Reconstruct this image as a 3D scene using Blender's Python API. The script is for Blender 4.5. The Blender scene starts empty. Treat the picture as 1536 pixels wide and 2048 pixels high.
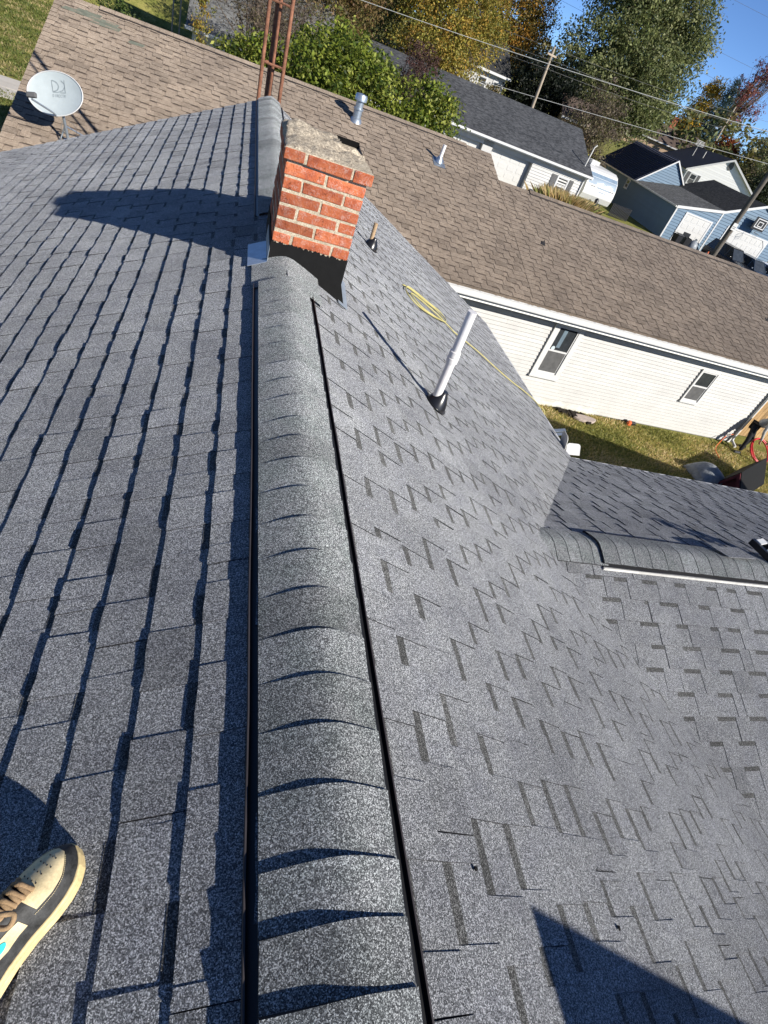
import bpy, bmesh, math, random
import numpy as np
from mathutils import Vector, Matrix

# ------------------------------------------------------------------ camera, sky, sun, exposure
scene = bpy.context.scene
COL = scene.collection
CAM = np.array([-0.361, 0.0, 1.1755])
F_PX = 1121.23
RIGHT = np.array([0.9358, -0.1582, 0.3150]); FWD = np.array([0.3293, 0.7064, -0.6264])
yaw, pitch, roll = math.radians(24.98839), math.radians(38.78464), math.radians(23.72216)
cy_, sy_, cp_, sp_ = math.cos(yaw), math.sin(yaw), math.cos(pitch), math.sin(pitch)
FWD = np.array([sy_*cp_, cy_*cp_, -sp_]); r0 = np.array([cy_, -sy_, 0.0]); u0 = np.cross(r0, FWD)
RIGHT = r0*math.cos(roll) + u0*math.sin(roll); UP = -r0*math.sin(roll) + u0*math.cos(roll)
cd = bpy.data.cameras.new('camera'); cam = bpy.data.objects.new('camera', cd); COL.objects.link(cam)
cd.sensor_fit = 'VERTICAL'; cd.sensor_height = 24.0; cd.lens = F_PX/2048*24.0
cd.clip_start = 0.02; cd.clip_end = 4000
cam.matrix_world = Matrix(((RIGHT[0], UP[0], -FWD[0], CAM[0]), (RIGHT[1], UP[1], -FWD[1], CAM[1]),
                           (RIGHT[2], UP[2], -FWD[2], CAM[2]), (0, 0, 0, 1)))
scene.camera = cam
SUN_AZ = math.radians(141.5)      # clockwise from +Y, direction TO the sun
SUN_EL = math.radians(28.5)
SUN = np.array([math.cos(SUN_EL)*math.sin(SUN_AZ), math.cos(SUN_EL)*math.cos(SUN_AZ), math.sin(SUN_EL)])
wd = bpy.data.worlds.new('World'); scene.world = wd; wd.use_nodes = True
wn = wd.node_tree.nodes; wl_ = wd.node_tree.links; wn.clear()
wo = wn.new('ShaderNodeOutputWorld'); bg = wn.new('ShaderNodeBackground'); sk = wn.new('ShaderNodeTexSky')
sk.sky_type = 'NISHITA'; sk.sun_disc = False; sk.sun_elevation = SUN_EL; sk.sun_rotation = SUN_AZ
sk.altitude = 200; sk.air_density = 0.45; sk.dust_density = 0.0; sk.ozone_density = 6.0
bg.inputs['Strength'].default_value = 0.108
wl_.new(sk.outputs[0], bg.inputs[0]); wl_.new(bg.outputs[0], wo.inputs[0])
ld = bpy.data.lights.new('sun', 'SUN'); ld.energy = 5.0; ld.angle = math.radians(0.53); ld.color = (1.0, 0.95, 0.87)
lo = bpy.data.objects.new('sun', ld); COL.objects.link(lo)
lo.rotation_euler = Vector(SUN).to_track_quat('Z', 'Y').to_euler(); lo.location = (20, -30, 30)
scene.view_settings.view_transform = 'Standard'; scene.view_settings.look = 'None'
scene.view_settings.gamma = 1.0; scene.view_settings.use_curve_mapping = False
scene.view_settings.exposure = 0.62
scene.render.engine = 'CYCLES'
scene.cycles.max_bounces = 6; scene.cycles.diffuse_bounces = 3; scene.cycles.glossy_bounces = 2
scene.cycles.transmission_bounces = 2; scene.cycles.transparent_max_bounces = 4
rng = random.Random(7)
nrg = np.random.default_rng(11)
GZ = -5.1

# ------------------------------------------------------------------ materials
def srgb(r, g, b):
    f = lambda c: (c/255/12.92 if c/255 <= 0.04045 else ((c/255+0.055)/1.055)**2.4)
    return (f(r), f(g), f(b), 1.0)

class NT:
    def __init__(self, name, rough=0.7, spec=0.3, metal=0.0):
        self.m = bpy.data.materials.new(name); self.m.use_nodes = True
        self.n = self.m.node_tree.nodes; self.l = self.m.node_tree.links
        self.b = self.n['Principled BSDF']
        self.b.inputs['Roughness'].default_value = rough
        self.b.inputs['Specular IOR Level'].default_value = spec
        self.b.inputs['Metallic'].default_value = metal
        self._pos = None
    def new(self, t, **k):
        nd = self.n.new(t)
        for a, v in k.items(): setattr(nd, a, v)
        return nd
    @property
    def pos(self):
        if self._pos is None:
            self._pos = self.new('ShaderNodeNewGeometry').outputs['Position']
        return self._pos
    def noise(self, scale, detail=3, rough=0.55, vec=None):
        nd = self.new('ShaderNodeTexNoise'); nd.inputs['Scale'].default_value = scale
        nd.inputs['Detail'].default_value = detail; nd.inputs['Roughness'].default_value = rough
        self.l.new(vec if vec is not None else self.pos, nd.inputs['Vector']); return nd.outputs['Fac']
    def scaled(self, s):
        mp = self.new('ShaderNodeMapping'); mp.inputs['Scale'].default_value = s
        self.l.new(self.pos, mp.inputs['Vector']); return mp.outputs[0]
    def cells(self, scale, vec=None):
        v = self.new('ShaderNodeTexVoronoi'); v.inputs['Scale'].default_value = scale
        self.l.new(vec if vec is not None else self.pos, v.inputs['Vector'])
        s = self.new('ShaderNodeSeparateColor'); self.l.new(v.outputs['Color'], s.inputs[0])
        return s.outputs[0], v.outputs['Distance']
    def ramp(self, fac, stops, interp='LINEAR'):
        r = self.new('ShaderNodeValToRGB'); r.color_ramp.interpolation = interp
        e = r.color_ramp.elements
        while len(e) < len(stops): e.new(0.5)
        for i, (p, c) in enumerate(stops):
            e[i].position = p; e[i].color = c if len(c) == 4 else (*c, 1)
        self.l.new(fac, r.inputs[0]); return r.outputs[0]
    def mix(self, a, b, fac, mode='MIX'):
        m = self.new('ShaderNodeMix', data_type='RGBA', blend_type=mode)
        for sock, v in ((m.inputs[6], a), (m.inputs[7], b), (m.inputs[0], fac)):
            if hasattr(v, 'is_output'): self.l.new(v, sock)
            else: sock.default_value = v
        return m.outputs[2]
    def math(self, op, a, b=0.0, clamp=False):
        m = self.new('ShaderNodeMath', operation=op, use_clamp=clamp)
        for i, v in enumerate((a, b)):
            if hasattr(v, 'is_output'): self.l.new(v, m.inputs[i])
            else: m.inputs[i].default_value = v
        return m.outputs[0]
    def tone(self):
        a = self.new('ShaderNodeAttribute'); a.attribute_name = 'tone'; return a.outputs['Fac']
    def toned(self, col):
        t = self.tone()
        c = self.new('ShaderNodeCombineColor')
        for i in range(3): self.l.new(t, c.inputs[i])
        return self.mix(col, c.outputs[0], 1.0, 'MULTIPLY')
    def bump(self, h, dist=0.002, strength=0.5):
        b = self.new('ShaderNodeBump'); b.inputs['Distance'].default_value = dist
        b.inputs['Strength'].default_value = strength
        self.l.new(h, b.inputs['Height']); self.l.new(b.outputs[0], self.b.inputs['Normal'])
    def base(self, c):
        if hasattr(c, 'is_output'): self.l.new(c, self.b.inputs['Base Color'])
        else: self.b.inputs['Base Color'].default_value = c if len(c) == 4 else (*c, 1)
        return self.m

def plain(name, col, rough=0.7, spec=0.3, metal=0.0, nscale=6.0, amount=0.25, bump=0.0, bscale=60.0, bdist=0.002):
    """one surface colour with some wear: broad blotches and a fine grain"""
    t = NT(name, rough, spec, metal)
    c = np.array(col[:3])
    n1 = t.noise(nscale, 4, 0.6); n2 = t.noise(nscale*9, 2)
    f = t.math('ADD', t.math('MULTIPLY', n1, 0.65), t.math('MULTIPLY', n2, 0.35))
    out = t.ramp(f, [(0.3, tuple(c*(1-amount))), (0.7, tuple(np.minimum(c*(1+amount*0.7), 0.95)))])
    if bump: t.bump(t.noise(bscale, 3), bdist, bump)
    return t.base(t.toned(out))

def granules(name, dark, mid, light, s1=470.0, s2=900.0, bump=0.55, tint=None):
    """asphalt shingle: coloured mineral granules"""
    t = NT(name, 0.85, 0.25)
    a, d = t.cells(s1); b, d2 = t.cells(s2)
    f = t.math('ADD', t.math('MULTIPLY', a, 0.62), t.math('MULTIPLY', b, 0.38))
    c = t.ramp(f, [(0.16, dark), (0.40, tuple(0.55*np.array(mid)+0.45*np.array(dark))), (0.60, mid), (0.86, light)])
    big = t.noise(1.3, 4, 0.6)
    c = t.mix(c, t.ramp(big, [(0.3, (0.76, 0.76, 0.77)), (0.7, (1.10, 1.10, 1.09))]), 1.0, 'MULTIPLY')
    if tint:
        pt = t.noise(9.0, 3, 0.6)
        c = t.mix(c, t.ramp(pt, [(0.40, (1, 1, 1)), (0.66, tint)]), 1.0, 'MULTIPLY')
    c = t.toned(c)
    t.bump(t.math('ADD', t.math('MULTIPLY', a, 0.7), t.math('MULTIPLY', d2, 1.2)), 0.0024, bump)
    t.b.inputs['Diffuse Roughness'].default_value = 0.9
    return t.base(c)

M = {}
M['shingle'] = granules('grey_shingle_granules', (0.038, 0.040, 0.043), (0.230, 0.238, 0.248), (0.80, 0.81, 0.82), tint=(0.88, 0.88, 0.91))
M['band'] = granules('dark_shadow_band_granules', (0.016, 0.016, 0.016), (0.085, 0.085, 0.082), (0.36, 0.36, 0.35))
M['cap'] = granules('ridge_cap_granules', (0.034, 0.036, 0.038), (0.190, 0.198, 0.204), (0.76, 0.78, 0.78), tint=(0.84, 0.88, 0.86))
M['asphalt_edge'] = plain('cut_asphalt_edge', (0.018, 0.018, 0.02), 0.8)
M['brown'] = granules('brown_shingle_granules', (0.13, 0.10, 0.075), (0.265, 0.212, 0.165), (0.41, 0.345, 0.28), s1=170, s2=340, bump=0.3, tint=(0.84, 0.82, 0.8))
M['brown_band'] = granules('brown_shadow_band_granules', (0.07, 0.053, 0.042), (0.13, 0.10, 0.08), (0.22, 0.18, 0.15), s1=170, s2=340, bump=0.3)
M['black_plastic'] = plain('black_vent_plastic', (0.012, 0.012, 0.013), 0.45, 0.4)
M['brown_plastic'] = plain('weathered_vent_edge', (0.05, 0.043, 0.045), 0.5, 0.4)
M['deck'] = plain('roof_deck_felt', (0.03, 0.03, 0.033), 0.9)
M['white'] = plain('white_painted_metal', (0.60, 0.60, 0.59), 0.45, 0.4, amount=0.07)
M['siding'] = plain('white_vinyl_siding', (0.50, 0.495, 0.475), 0.55, 0.35, nscale=1.2, amount=0.12)
M['dirty_white'] = plain('dirty_white_board', (0.62, 0.61, 0.57), 0.6, 0.3, nscale=5, amount=0.3)
M['soffit'] = plain('white_soffit', (0.78, 0.78, 0.75), 0.6, amount=0.08)
M['pvc'] = plain('white_pvc_pipe', (0.72, 0.70, 0.68), 0.35, 0.5, nscale=14, amount=0.14)
M['rubber'] = plain('black_rubber_boot', (0.014, 0.014, 0.016), 0.28, 0.5, nscale=30)
M['copper'] = plain('weathered_tan_pipe', (0.42, 0.29, 0.17), 0.5, 0.4, nscale=30, amount=0.4)
M['galv'] = plain('galvanised_sheet', (0.42, 0.47, 0.52), 0.38, 0.5, metal=0.75, nscale=18, amount=0.2)
M['flash'] = plain('bare_flashing_metal', (0.42, 0.47, 0.52), 0.4, 0.5, metal=0.4, nscale=18, amount=0.2)
M['tar'] = plain('black_roof_coating', (0.009, 0.009, 0.009), 0.75, 0.15, nscale=20, amount=0.3, bump=0.4, bscale=90)
M['glass'] = plain('dark_window_glass', (0.035, 0.04, 0.045), 0.08, 0.5, nscale=3, amount=0.4)
M['screen'] = plain('grey_insect_screen', (0.10, 0.10, 0.10), 0.6, 0.3, nscale=8, amount=0.35)
M['concrete'] = plain('pale_concrete', (0.50, 0.46, 0.40), 0.85, 0.2, nscale=2, amount=0.15, bump=0.3)
M['rust'] = plain('rusty_steel', (0.235, 0.105, 0.062), 0.75, 0.25, nscale=11, amount=0.75, bump=0.3)
M['dish'] = plain('pale_grey_dish_paint', (0.44, 0.49, 0.50), 0.55, 0.3, nscale=9, amount=0.08)
M['dish_print'] = plain('faded_grey_print', (0.27, 0.31, 0.325), 0.6, nscale=40, amount=0.4)
M['yellow'] = plain('yellow_hose', (0.50, 0.44, 0.17), 0.45, 0.4)
M['red'] = plain('red_hose', (0.55, 0.03, 0.035), 0.35, 0.5)
M['orange'] = plain('orange_plastic', (0.75, 0.16, 0.05), 0.4, 0.4)
M['bark'] = plain('tree_bark', (0.13, 0.10, 0.075), 0.9, 0.1, nscale=5, amount=0.45, bump=0.5, bscale=25, bdist=0.02)
M['grey_roof'] = plain('charcoal_far_shingles', (0.058, 0.06, 0.064), 0.85, 0.2, nscale=2.2, amount=0.3)
M['wood'] = plain('weathered_tan_boards', (0.42, 0.27, 0.13), 0.75, 0.2, nscale=5, amount=0.35)
M['pole'] = plain('weathered_pole_wood', (0.36, 0.30, 0.23), 0.85, 0.15, nscale=3, amount=0.35)
M['pole_dark'] = plain('dark_creosote_pole', (0.12, 0.105, 0.09), 0.8, 0.2, nscale=3, amount=0.5)
M['cable'] = plain('aluminium_cable', (0.50, 0.50, 0.48), 0.5, 0.4)
M['cable_dark'] = plain('dark_cable', (0.12, 0.12, 0.12), 0.5, 0.4)
M['blue_siding'] = plain('blue_lap_siding', (0.105, 0.175, 0.25), 0.55, 0.3, nscale=1.3, amount=0.08)
M['navy_metal'] = plain('navy_standing_seam', (0.010, 0.014, 0.035), 0.5, 0.35, nscale=1.5, amount=0.3)
M['navy_seam'] = plain('navy_seam_edge', (0.06, 0.07, 0.12), 0.4, 0.5)
M['bright_siding'] = plain('bright_white_siding', (0.80, 0.80, 0.78), 0.5, 0.3, amount=0.04)
M['brown_roof'] = plain('dark_brown_far_shingles', (0.105, 0.078, 0.064), 0.85, 0.2, nscale=2, amount=0.3)
M['door'] = plain('white_garage_door', (0.56, 0.555, 0.53), 0.5, 0.3, amount=0.06)
M['shutter'] = plain('grey_shutter', (0.12, 0.12, 0.12), 0.6)
M['black'] = plain('black_plastic', (0.014, 0.014, 0.016), 0.4, 0.4)
M['tyre'] = plain('tyre_rubber', (0.015, 0.015, 0.015), 0.8, 0.2)
M['chrome'] = plain('bright_metal', (0.6, 0.6, 0.62), 0.25, 0.5, metal=0.9)
M['maroon'] = plain('maroon_painted_boards', (0.16, 0.035, 0.045), 0.6, 0.3, nscale=6)
M['tarp'] = plain('grey_tarp', (0.25, 0.27, 0.29), 0.45, 0.4, nscale=9, amount=0.45, bump=0.6, bscale=14, bdist=0.03)
M['stone'] = plain('pinkish_stone_slab', (0.42, 0.35, 0.31), 0.85, 0.2, nscale=8, bump=0.4, bscale=40)
M['soil'] = plain('dark_soil', (0.03, 0.025, 0.02), 0.95, 0.1, nscale=9, amount=0.5)
M['tanwall'] = plain('tan_stucco', (0.50, 0.36, 0.24), 0.8)

def brick_mat():
    t = NT('red_brick_faces', 0.8, 0.25)
    n = t.noise(22, 5, 0.7); n2 = t.noise(9, 4, 0.7); n3 = t.noise(140, 3, 0.7)
    c = t.ramp(n2, [(0.28, (0.24, 0.058, 0.028)), (0.48, (0.38, 0.095, 0.038)), (0.68, (0.48, 0.15, 0.062))])
    vn = t.new('ShaderNodeTexNoise'); vn.inputs['Scale'].default_value = 38; vn.inputs['Detail'].default_value = 4; vn.inputs['Distortion'].default_value = 2.2
    t.l.new(t.pos, vn.inputs['Vector'])
    vein = t.ramp(vn.outputs['Fac'], [(0.44, (0, 0, 0)), (0.50, (1, 1, 1)), (0.56, (0, 0, 0))])
    where = t.ramp(n, [(0.44, (0.05,)*3), (0.60, (0.55,)*3)])
    pale = t.math('MULTIPLY', vein, where)
    c = t.mix(c, (0.56, 0.40, 0.36, 1), pale)
    dust = t.math('MULTIPLY', t.ramp(n, [(0.55, (0, 0, 0)), (0.7, (0.4,)*3)]), n3)
    c = t.mix(c, (0.55, 0.42, 0.34, 1), dust)
    dk = t.ramp(t.noise(30, 5, 0.75), [(0.30, (0.22,)*3), (0.41, (1,)*3)])
    c = t.mix(c, dk, 1.0, 'MULTIPLY')
    t.bump(t.math('ADD', t.math('ADD', n, n3), vn.outputs['Fac']), 0.005, 0.7)
    return t.base(t.toned(c))
M['brick'] = brick_mat()
def mortar_mat(name, lo, hi, s=60):
    t = NT(name, 0.92, 0.15)
    a, d = t.cells(s*3.0)
    f = t.math('ADD', t.math('MULTIPLY', t.noise(s*0.35, 5, 0.7), 0.6), t.math('MULTIPLY', a, 0.4))
    t.bump(f, 0.012, 0.8)
    return t.base(t.ramp(f, [(0.25, lo), (0.75, hi)]))
M['mortar'] = mortar_mat('sandy_mortar', (0.33, 0.27, 0.19), (0.62, 0.54, 0.41))
M['crown'] = mortar_mat('pitted_mortar_crown', (0.17, 0.14, 0.11), (0.58, 0.50, 0.38), 50)
M['soot_shade'] = plain('soot_shade', (0.008, 0.008, 0.008), 0.95, 0.05)  # flue lining: soot, with the shade inside the opening put into the black

def grass_mat(name, cols):
    t = NT(name, 0.9, 0.1)
    n = t.noise(0.9, 5, 0.65); n2 = t.noise(16, 4, 0.7)
    f = t.math('ADD', t.math('MULTIPLY', n, 0.5), t.math('MULTIPLY', n2, 0.5))
    c = t.ramp(f, [(0.30, cols[0]), (0.46, cols[1]), (0.60, cols[2]), (0.74, cols[3])])
    t.bump(n2, 0.06, 0.7)
    return t.base(c)
M['lawn'] = grass_mat('patchy_autumn_lawn', [(0.06, 0.075, 0.018), (0.16, 0.17, 0.042), (0.28, 0.25, 0.08), (0.44, 0.34, 0.16)])

def leaf_mat(name, trans=0.38):
    t = NT(name, 0.55, 0.3)
    a = t.new('ShaderNodeAttribute'); a.attribute_name = 'leafcol'
    t.l.new(a.outputs['Color'], t.b.inputs['Base Color'])
    tr = t.new('ShaderNodeBsdfTranslucent'); t.l.new(a.outputs['Color'], tr.inputs[0])
    ms = t.new('ShaderNodeMixShader'); ms.inputs[0].default_value = trans
    t.l.new(t.b.outputs[0], ms.inputs[1]); t.l.new(tr.outputs[0], ms.inputs[2])
    t.l.new(ms.outputs[0], t.n['Material Output'].inputs[0])
    return t.m
M['leaf'] = leaf_mat('leaves')

# ------------------------------------------------------------------ mesh helpers
A3 = lambda *p: np.array(p, float)
def unit(v): v = np.asarray(v, float); return v/np.linalg.norm(v)
WL = {}                                                # world location of every object made here

def link(name, data, parent=None, loc=(0, 0, 0)):
    o = bpy.data.objects.new(name, data); COL.objects.link(o)
    loc = np.asarray(loc, float)
    if parent is not None:
        o.parent = parent; o.location = loc - WL[parent.name]
    else:
        o.location = loc
    WL[o.name] = loc
    return o

def tag(o, label=None, cat=None, group=None, kind=None):
    for k, v in (('label', label), ('category', cat), ('group', group), ('kind', kind)):
        if v: o[k] = v
    return o

def thing(name, label, cat, loc, group=None):
    return tag(link(name, None, None, loc), label, cat, group)

class MB:
    def __init__(self): self.v = []; self.f = []; self.m = []; self.t = []
    def add(self, pts, faces, mi=0, tone=1.0):
        k = len(self.v); self.v.extend([tuple(p) for p in pts])
        for fc in faces:
            self.f.append(tuple(k+i for i in fc)); self.m.append(mi); self.t.append(tone)
        return self
    def quad(self, a, b, c, d, mi=0, tone=1.0): return self.add((a, b, c, d), ((0, 1, 2, 3),), mi, tone)
    def box(self, o, ax, ay, az, mi=0, tone=1.0):
        o, ax, ay, az = map(lambda q: np.asarray(q, float), (o, ax, ay, az))
        p = [o, o+ax, o+ax+ay, o+ay, o+az, o+ax+az, o+ax+ay+az, o+ay+az]
        fs = [(0, 3, 2, 1), (4, 5, 6, 7), (0, 1, 5, 4), (1, 2, 6, 5), (2, 3, 7, 6), (3, 0, 4, 7)]
        if np.dot(np.cross(ax, ay), az) < 0: fs = [f[::-1] for f in fs]
        return self.add(p, fs, mi, tone)
    def prism(self, poly, ext, mi=0, tone=1.0, mi_side=None):
        n = len(poly); poly = [np.asarray(p, float) for p in poly]; ext = np.asarray(ext, float)
        nn = sum((np.cross(poly[i]-poly[0], poly[(i+1) % n]-poly[0]) for i in range(1, n-1)), np.zeros(3))
        if np.dot(nn, ext) > 0: poly = poly[::-1]
        p = poly + [q+ext for q in poly]
        self.add(p, [tuple(range(n)), tuple(range(2*n-1, n-1, -1))], mi, tone)
        ms = mi if mi_side is None else mi_side
        k = len(self.v)-2*n
        for i in range(n):
            j = (i+1) % n
            self.f.append((k+j, k+i, k+n+i, k+n+j)); self.m.append(ms); self.t.append(tone)
        return self
    def tube(self, pts, r, seg=8, mi=0, tone=1.0, caps=True):
        pts = [np.asarray(p, float) for p in pts]; n = len(pts)
        rs = r if hasattr(r, '__len__') else [r]*n
        k0 = len(self.v); prev = None
        for i in range(n):
            t = unit(pts[min(i+1, n-1)]-pts[max(i-1, 0)])
            if prev is None:
                a = np.cross(t, (0, 0, 1.0)) if abs(t[2]) < 0.9 else np.cross(t, (1.0, 0, 0))
            else: a = prev - t*np.dot(prev, t)
            a = unit(a); b = np.cross(t, a); prev = a
            for s in range(seg):
                an = 2*math.pi*s/seg
                self.v.append(tuple(pts[i]+rs[i]*(math.cos(an)*a+math.sin(an)*b)))
        for i in range(n-1):
            for s in range(seg):
                q = (s+1) % seg
                self.f.append((k0+i*seg+s, k0+i*seg+q, k0+(i+1)*seg+q, k0+(i+1)*seg+s)); self.m.append(mi); self.t.append(tone)
        if caps:
            self.f.append(tuple(k0+s for s in range(seg))[::-1]); self.m.append(mi); self.t.append(tone)
            self.f.append(tuple(k0+(n-1)*seg+s for s in range(seg))); self.m.append(mi); self.t.append(tone)
        return self
    def lathe(self, base, axis, prof, seg=20, mi=0, tone=1.0):
        return self.tube([np.asarray(base, float)+unit(axis)*h for _, h in prof], [max(r, 1e-4) for r, _ in prof], seg, mi, tone)
    def grid(self, P, mi=0, tone=1.0, closed_u=False):
        """P[i][j] points"""
        k = len(self.v); nu = len(P); nv = len(P[0])
        for row in P: self.v.extend([tuple(p) for p in row])
        for i in range(nu if closed_u else nu-1):
            i2 = (i+1) % nu
            for j in range(nv-1):
                self.f.append((k+i*nv+j, k+i2*nv+j, k+i2*nv+j+1, k+i*nv+j+1)); self.m.append(mi); self.t.append(tone)
        return self
    def build(self, name, mats, parent=None, smooth=False, kind=None, label=None):
        V = np.array(self.v, float); c = (V.min(0)+V.max(0))/2
        me = bpy.data.meshes.new(name)
        if not isinstance(mats, (list, tuple)): mats = [mats]
        for m in mats: me.materials.append(M[m] if isinstance(m, str) else m)
        nl = [len(f) for f in self.f]
        me.vertices.add(len(V)); me.vertices.foreach_set('co', (V-c).ravel())
        li = np.concatenate([np.array(f, np.int32) for f in self.f])
        me.loops.add(len(li)); me.loops.foreach_set('vertex_index', li)
        me.polygons.add(len(nl)); st = np.concatenate(([0], np.cumsum(nl)[:-1])).astype(np.int32)
        me.polygons.foreach_set('loop_start', st)
        me.polygons.foreach_set('material_index', np.array(self.m, np.int32))
        me.polygons.foreach_set('use_smooth', np.full(len(nl), bool(smooth)))
        at = me.attributes.new('tone', 'FLOAT', 'FACE'); at.data.foreach_set('value', np.array(self.t, np.float32))
        me.update(calc_edges=True)
        o = link(name, me, parent, c)
        if kind: o['kind'] = kind
        if label: o['label'] = label
        return o
    def merge(self, other):
        k = len(self.v); self.v.extend(other.v)
        self.f.extend(tuple(k+i for i in f) for f in other.f); self.m.extend(other.m); self.t.extend(other.t)

def soften(o, angle=40):
    try:
        o.data.shade_smooth(); o.data.set_sharp_from_angle(angle=math.radians(angle))
    except Exception: pass
    return o

def bevel(o, w, seg=2):
    """round an object's edges in place"""
    bm = bmesh.new(); bm.from_mesh(o.data)
    bmesh.ops.remove_doubles(bm, verts=bm.verts, dist=1e-5)
    es = [e for e in bm.edges if len(e.link_faces) == 2 and e.calc_face_angle(0) > 0.5]
    bmesh.ops.bevel(bm, geom=es, offset=w, segments=seg, affect='EDGES', profile=0.5)
    bm.to_mesh(o.data); bm.free()
    at = o.data.attributes.get('tone')
    if at and at.domain == 'FACE' and len(at.data) == len(o.data.polygons):
        vals = np.zeros(len(at.data), np.float32); at.data.foreach_get('value', vals)
        vals[vals == 0] = 1.0; at.data.foreach_set('value', vals)
    return o

def area_seen(c, n, a):
    """rough picture area of a piece of a surface from where the photo was taken (0 when outside the frame)"""
    d = c-CAM; z = float(d@FWD)
    if z < 0.05: return 0.0
    x, y = float(d@RIGHT)/z*F_PX, float(d@UP)/z*F_PX
    if abs(x) > 768+140 or abs(y) > 1024+140: return 0.0
    return a*abs(float(n@unit(d)))/(d@d)

# ------------------------------------------------------------------ shingles
def shingles(O, U, V, N, u0, u1, rows, e, strip=1.0, bw=0.027, edge_mi=2, tabw=(0.11, 0.21), gapw=(0.07, 0.14), tb=0.0055, tt=0.0045,
             seg=2, lift=0.0012, jit=0.0022, tone_sd=0.06, skip=None, darkp=0.13):
    """courses of laminated shingles; O is a point of the upper edge, U runs along the course, V down the slope, N is the normal.
    Every strip becomes one MB (materials: 0 granules, 1 shadow band, 2 cut edge)."""
    out = []
    P = lambda u, v, h: O+U*u+V*v+N*h
    for r in rows:
        v0, v1 = r*e, r*e+e
        cuts = [u0]; x = u0+strip*(0.18+0.82*((r*0.37+rng.random()*0.25) % 1.0))
        while x < u1-0.08:
            cuts.append(x); x += strip
        cuts.append(u1)
        for a, b in zip(cuts[:-1], cuts[1:]):
            if skip and skip((a+b)/2, r): continue
            mb = MB(); st = 1+rng.gauss(0, tone_sd*0.6)
            a2 = a+0.0012; b2 = b-0.0012
            nb = max(2, int((b2-a2)/0.16))
            us = [a2+(b2-a2)*k/nb for k in range(nb+1)]
            hs = [tb+rng.uniform(-lift, lift)*0.5 for _ in us]; vs = [v1+rng.uniform(-jit, jit)*0.4 for _ in us]
            for k in range(nb):
                ul, ur = us[k], us[k+1]
                mb.quad(P(ul, v0-0.012, 0.0), P(ul, vs[k], hs[k]), P(ur, vs[k+1], hs[k+1]), P(ur, v0-0.012, 0.0), 0, st*(1+rng.gauss(0, 0.03)))
                mb.quad(P(ul, vs[k], hs[k]), P(ul, vs[k], -0.001), P(ur, vs[k+1], -0.001), P(ur, vs[k+1], hs[k+1]), 2)
            x = a2-rng.uniform(0, 0.12)
            while x < b2:
                w = rng.uniform(*tabw); g = rng.uniform(*gapw)
                l, rr = max(x, a2), min(x+w, b2)
                if rr-l > 0.015:
                    tn = st*(1+rng.gauss(0, tone_sd))
                    if rng.random() < darkp: tn *= 0.82
                    ns = seg; uu = [l+(rr-l)*k/ns for k in range(ns+1)]
                    up = rng.uniform(-lift, lift*1.6)
                    hh = [tb+tt+up+rng.uniform(-lift, lift)*0.6 for _ in uu]; vv = [v1+rng.uniform(-jit, jit) for _ in uu]
                    skew = rng.uniform(-0.004, 0.004)
                    for k in range(ns):
                        pl_, pr_ = P(uu[k], vv[k], hh[k]), P(uu[k+1], vv[k+1], hh[k+1])
                        mb.quad(P(uu[k]+skew, v0-0.011, tt), pl_, pr_, P(uu[k+1]+skew, v0-0.011, tt), 0, tn)
                        mb.quad(pl_, P(uu[k], vv[k], -0.0006), P(uu[k+1], vv[k+1], -0.0006), pr_, 2)
                    mb.quad(P(uu[0]+skew, v0-0.011, tt), P(uu[0]+skew, v0-0.011, 0), P(uu[0], vv[0], tb), P(uu[0], vv[0], hh[0]), 2)
                    mb.quad(P(uu[-1]+skew, v0-0.011, 0), P(uu[-1]+skew, v0-0.011, tt), P(uu[-1], vv[-1], hh[-1]), P(uu[-1], vv[-1], tb), 2)
                gl, gr = max(x+w, a2), min(x+w+g, b2)
                if gr-gl > 0.02:
                    hb = lambda v: tb*(v-v0+0.012)/(e+0.012)+0.0009
                    mb.quad(P(gl, v0-0.004, hb(v0-0.004)), P(gl, v0+bw, hb(v0+bw)), P(gr, v0+bw, hb(v0+bw)), P(gr, v0-0.004, hb(v0-0.004)), 1, 1+rng.gauss(0, 0.08))
                x += w+g
            c = P((a+b)/2, (v0+v1)/2, 0)
            out.append((area_seen(c, N, (b-a)*e), mb))
    return out

def lay(strips, parent, mats, rest_name, limit=300):
    """the strips that show largest become shingles of their own, the rest one mass"""
    order = sorted(range(len(strips)), key=lambda i: -strips[i][0])
    rest = MB()
    for k, i in enumerate(order):
        if k < limit: strips[i][1].build('shingle', mats, parent)
        else: rest.merge(strips[i][1])
    if rest.f: rest.build(rest_name, mats, parent, kind='stuff')

# ------------------------------------------------------------------ the ground
def ground_h(x, y):
    q = y-0.25*x
    s = np.clip((q-57)/8.0, 0, 1); s = s*s*(3-2*s)
    far = np.clip((q-66)/400.0, 0, 1)
    return GZ+3.0*s+14.0*far
def terrain():
    xs = np.concatenate([np.linspace(-900, -60, 18), np.linspace(-50, 110, 90), np.linspace(125, 1500, 22)])
    ys = np.concatenate([np.linspace(-300, -20, 10), np.linspace(-15, 110, 84), np.linspace(120, 1500, 26)])
    X, Y = np.meshgrid(xs, ys, indexing='ij'); Z = ground_h(X, Y)
    m = MB(); m.grid([[(X[i, j], Y[i, j], Z[i, j]) for j in range(len(ys))] for i in range(len(xs))])
    o = m.build('ground', 'lawn', smooth=True); o['kind'] = 'structure'
terrain()
def slab(name, poly, z0, z1, mat, kind='structure'):
    m = MB(); m.prism([(x, y, z0) for x, y in poly], (0, 0, z1-z0)); return tag(m.build(name, mat), kind=kind)
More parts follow.
